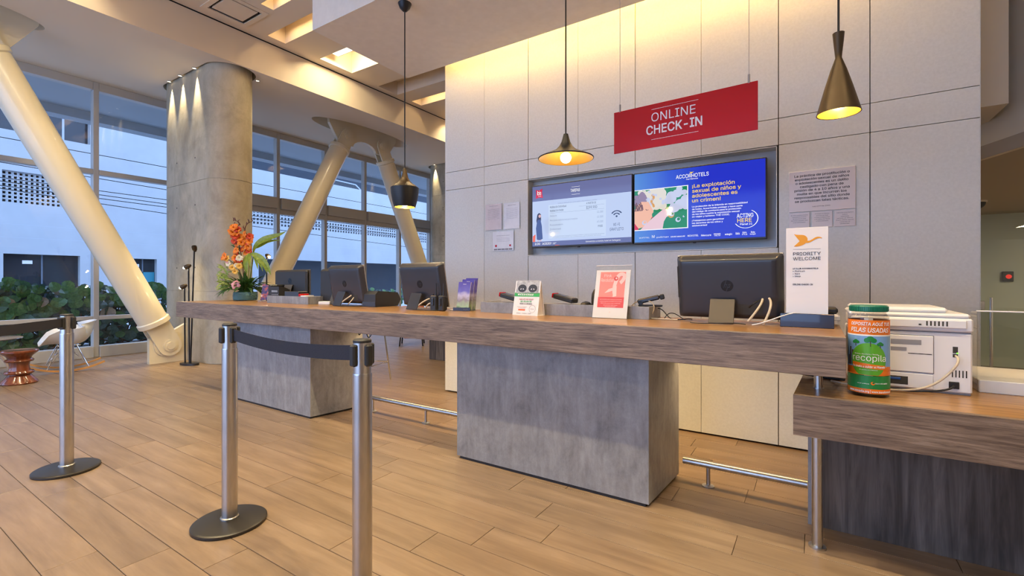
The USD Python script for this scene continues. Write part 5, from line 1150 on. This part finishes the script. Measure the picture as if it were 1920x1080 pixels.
def round_leaf(c, nrm, r, seed):
    gg = random.Random(seed); nrm = np.array(nrm, float); nrm /= np.linalg.norm(nrm); a = np.cross(nrm, [.3, .1, 1]); a /= np.linalg.norm(a); b = np.cross(nrm, a)
    V = [c + nrm * r * .0]; k = 10
    for i in range(k):
        t = 2 * PI * i / k; q = r * (1 - .18 * max(0, math.cos(t)) ** 6) * gg.uniform(.94, 1.05); V.append(c + a * math.cos(t) * q + b * math.sin(t) * q * .92 + nrm * (.16 * r * math.cos(2 * t) + .1 * r))
    return trimesh.Trimesh(np.array(V), [[0, 1 + i, 1 + (i + 1) % k] for i in range(k)], process=False)
def hedge(y0, y1, label, n_leaf, seed, top=1.13, x0=-11.25, x1=-12.1):
    gg = random.Random(seed); h_ = thing('sea_grape_hedge', label, 'hedge', ((x0 + x1) / 2, (y0 + y1) / 2, -.04))
    ox, oy = (x0 + x1) / 2, (y0 + y1) / 2
    part(h_, 'woody_stem', [tube(spline([(gg.uniform(-.3, .3), gg.uniform(y0, y1) - oy, 0), (gg.uniform(-.3, .3), gg.uniform(y0, y1) - oy, top * .4), (gg.uniform(-.3, .3), gg.uniform(y0, y1) - oy, top * .75)], 8), .012, 6) for _ in range(18)], f_stem)
    fill = []
    for i in range(n_leaf * 5):
        c = np.array([gg.uniform(x1 - ox, x0 - ox - .08), gg.uniform(y0, y1) - oy, .04 + (top - .04) * gg.random()]); fill.append(round_leaf(c, (gg.uniform(-.3, 1), gg.uniform(-.7, .7), gg.uniform(-.3, 1)), gg.uniform(.06, .095), gg.random()))
    part(h_, 'foliage', fill, f_sea[2], kind='stuff')
    for i in range(n_leaf):
        z = .06 + (top) * gg.random() ** .8; big = gg.uniform(.075, .125)
        topv = z > top * .85
        c = np.array([x0 - ox + gg.uniform(-.10, .05) - (.25 * gg.random() if topv else 0), gg.uniform(y0, y1) - oy, z + (.06 * math.sin(7 * gg.random()) if topv else 0)])
        mt = f_dry if gg.random() < .03 else f_sea[1] if z > top * .72 and gg.random() < .7 else gg.choice(f_sea)
        part(h_, 'leaf', round_leaf(c, (1, gg.uniform(-.6, .6), gg.uniform(-.2, .9)), big, i + seed * 1000), mt)
hedge(.2, 1.5, 'dense round-leaved green hedge outside the window, left part at the photo edge', 90, 1)
hedge(1.5, 2.9, 'dense round-leaved green hedge outside the window, part behind the rocking chair and left brace', 110, 2)
hedge(2.9, 4.6, 'dense round-leaved green hedge outside the window, part beside the concrete column', 90, 3)
hedge(12.6, 14.4, 'small patch of green hedge outside seen between the computers', 30, 4, top=.85, x0=-15.0, x1=-15.7)
for i, (z0, z1, w_) in enumerate(((4.353, 4.319, 'topmost'), (3.79, 3.67, 'second'), (3.465, 3.42, 'third'), (3.38, 3.287, 'fourth'), (3.285, 3.203, 'fifth'), (3.20, 2.978, 'lowest'))):
    s = (z1 - z0) / 1.417 * .6
    wire('street_cable', [(-15, -6, z0 - s * 8), (-15, 4.96, (z0 + z1) / 2), (-15, 14, (z0 + z1) / 2 + s * 4), (-15, 30, (z0 + z1) / 2 + s * 10)], .009, m_cable_k, f'{w_} of six black overhead cables crossing the view through the windows', 'overhead cable', 24)
# facade in the plane x = -22, drawn in (y, z)
BX = -22.0
bd = thing('building', 'white parking building with pierced block screens across the street', 'building', (BX, 10, 0))
outer = unary_union([sbox(-14, -.04, 9.2, 9.5), sbox(9.2, -.04, 34, 6.45)])
holes = [sbox(3.71, 3.76, 5.80, 4.80), sbox(10.4, 3.86, 22.4, 4.72), sbox(22.6, 3.76, 30, 4.72), sbox(3.74, -.05, 5.62, 2.09), sbox(7.12, -.05, 7.94, 2.06), sbox(-6, -.05, 3.0, 2.09), sbox(1.9, 6.12, 5.9, 7.12), sbox(12.0, -.05, 21.5, 2.25), sbox(22.2, -.05, 30, 2.2)]
sh = outer
for q in holes: sh = sh.difference(q)
YZ = lambda mm, x=0.0: on(mm, (x, -10, 0), (0, 1, 0), (0, 0, 1))
part(bd, 'front_wall', YZ(ex(sh, .35), -.35), m_fac)
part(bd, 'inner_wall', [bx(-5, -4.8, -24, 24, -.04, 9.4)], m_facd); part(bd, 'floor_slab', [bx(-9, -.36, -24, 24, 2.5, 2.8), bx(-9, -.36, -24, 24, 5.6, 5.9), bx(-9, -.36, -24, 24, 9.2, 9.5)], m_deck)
part(bd, 'deck_wall', bx(-9.2, -9, -24, 24, -.04, 9.5), m_deck)
part(bd, 'groove', [YZ(ex(sbox(-14, z, 34, z + .012).difference(unary_union(holes)), .002), .0005) for z in (2.62, 3.05)], m_deck)
for y0, y1, z1 in ((3.74, 5.62, 2.09), (7.12, 7.94, 2.06)):
    part(bd, 'shop_glass', YZ(bx(y0, y1, -.04, z1, 0, .02), -.25), m_dkglass); part(bd, 'glass_sign', YZ(bx(y0 + .25 * (y1 - y0), y0 + .38 * (y1 - y0), z1 - .32, z1 - .2, .021, .03), -.25), m_paper)
    part(bd, 'glass_frame', YZ(bx((y0 + y1) / 2 - .02, (y0 + y1) / 2 + .02, -.04, z1, .021, .06), -.25), m_facd)
part(bd, 'teal_shutter', YZ(bx(7.14, 7.92, .2, 1.55, .03, .06), -.25), pm('teal_panel', (.02, .20, .26), .5))
part(bd, 'handrail', [cyl((-.1, 5.0 - 10, 0), (-.1, 5.0 - 10, 1.15), .03, 8), cyl((-.1, 5.35 - 10, 0), (-.1, 5.35 - 10, 1.15), .03, 8)], m_silver)
part(bd, 'opening_glazing', YZ(bx(1.9, 5.9, 6.12, 7.12, 0, .02), -.30), m_dkglass); part(bd, 'opening_bar', [YZ(bx(y, y + .06, 6.12, 7.12, .021, .06), -.30) for y in (3.2, 4.6, 5.2)], m_deck)
def blocks(y0, y1, z0, z1, p, pz, as_parts):
    ny, nz = round((y1 - y0) / p), round((z1 - z0) / pz); dy, dz = (y1 - y0) / ny, (z1 - z0) / nz; out = []
    ring = sbox(-dy / 2 + .002, -dz / 2 + .002, dy / 2 - .002, dz / 2 - .002).difference(sbox(-dy * .28, -dz * .30, dy * .28, dz * .30))
    base = ex(ring, .12)
    for i in range(ny):
        for k in range(nz):
            mm = YZ(mv(base, y0 + (i + .5) * dy, z0 + (k + .5) * dz), -.24)
            if as_parts: part(bd, 'breeze_block', mm, m_grille)
            else: out.append(mm)
    if out: part(bd, 'far_breeze_blocks', out, m_grille, kind='stuff')
blocks(3.71, 5.80, 3.76, 4.80, .131, .13, True)
blocks(10.4, 22.4, 3.86, 4.72, .172, .172, False); blocks(22.6, 30, 3.76, 4.72, .172, .172, False)
for y in (14.5, 18.5):
    gl = thing('garage_lamp', 'tube lamp inside the dark ground floor of the white building', 'lamp', (-24.5, y, 2.43), group='tube lamps inside the parking building')
    part(gl, 'tube', rb(-.08, .08, -.7, .7, 0, .06, .01), m_white); rect_light(gl + '/light', (0, 0, -.01), .15, 1.4, 26, (.9, .95, 1.0))
m_car = pm('car_paint_silver', (.35, .38, .42), .25, .3)
car = thing('car', 'silver car parked on the upper deck behind the parapet across the street', 'car', (-24.4, 18.1, 5.9))
part(car, 'body', on(ex(Polygon([(-2.1, .25), (2.1, .25), (2.15, .62), (1.35, .80), (.75, 1.22), (-.75, 1.25), (-1.55, .88), (-2.1, .80)]), 1.6), (-.8, 0, 0), (0, 1, 0), (0, 0, 1)), m_car)
part(car, 'side_window', on(ex(Polygon([(-1.25, .88), (1.1, .86), (.68, 1.15), (-.68, 1.18)]), .01), (.801, 0, 0), (0, 1, 0), (0, 0, 1)), m_dkglass)
for yy_ in (-1.3, 1.3): part(car, 'wheel', cyl((.55, yy_, .31), (.82, yy_, .31), .31, 20), m_black, 30)

# ================================================================ passage to the right of the panelled wall
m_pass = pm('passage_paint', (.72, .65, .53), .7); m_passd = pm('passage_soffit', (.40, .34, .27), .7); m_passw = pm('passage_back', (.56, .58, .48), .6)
pas = thing('wall_passage', 'pale walls and curved soffit of the passage right of the desk wall', None, kind='structure')
part(pas, 'upper_beam', bx(.83, 1.115, 4.55, 5.6, 2.42, CZ), m_pass)
edge = spline([(.55, 5.75), (.98, 5.2), (1.25, 4.6), (1.45, 4.15), (1.9, 3.4), (3.0, 2.6), (4.2, 2.3)], 40)
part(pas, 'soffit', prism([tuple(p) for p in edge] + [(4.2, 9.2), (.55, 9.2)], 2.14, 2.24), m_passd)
fas = np.stack([np.c_[edge[:, 0] + dx, edge[:, 1] + dx, np.full(len(edge), z)] for dx, z in ((.0, 2.14), (.02, 2.35), (.06, 3.0), (.10, CZ))], 0)
part(pas, 'curved_fascia', grid_surface(fas, .03), m_pass, 60)
part(pas, 'back_wall', bx(.5, 4.2, 9.2, 9.35, 0, 2.3), m_passw)
dr = thing('door_1', 'frameless glass door with tall bar handle in the passage', None, kind='structure')
part(dr, 'glass_leaf', bx(1.55, 2.9, 8.70, 8.71, .02, 2.12), m_glass)
part(dr, 'pull_handle', [cyl((1.955, 8.64, .05), (1.955, 8.64, .98), .018, 14), cyl((1.955, 8.64, .2), (1.955, 8.70, .2), .01, 10), cyl((1.955, 8.64, .85), (1.955, 8.70, .85), .01, 10)], m_chrome)
part(dr, 'lock_case', [rb(1.72, 1.90, 8.66, 8.70, .81, .93, .004), cyl((1.86, 8.65, .87), (1.86, 8.66, .87), .03, 16)], m_steel)
part(dr, 'edge_strip', bx(1.76, 1.775, 8.69, 8.7, .02, 2.12), m_silver)
cm = thing('security_camera', 'dark dome security camera on the passage ceiling', 'security camera', (1.60, 7.6, 2.14))
part(cm, 'mount', lathe([(0, -.02), (.09, -.02), (.09, 0), (0, 0)], 28), m_pass); d_ = trimesh.creation.icosphere(3, .075); d_ = trimesh.intersections.slice_mesh_plane(d_, (0, 0, -1), (0, 0, 0), cap=True); part(cm, 'dome', mv(d_, z=-.02), m_black, 40)
al = thing('alarm_box', 'small dark red-lit alarm box in the passage at the right photo edge', 'alarm', (2.23, 9.19, 1.19))
part(al, 'case', rb(-.05, .06, -.05, 0, 0, .14, .006), m_black); part(al, 'red_button', cyl((.01, -.056, .07), (.01, -.05, .07), .03, 20), em('alarm_red', (1, .05, .03), .8))
pl_ = thing('ceiling_light', 'soft lamp of the passage out of view', 'ceiling light', (3.0, 6.5, 2.10)); part(pl_, 'diffuser', rb(-.2, .2, -.2, .2, 0, .035, .004), m_white); rect_light(pl_ + '/light', (0, 0, -.01), .4, .4, SQ_POWER * .8, NEUTRAL)
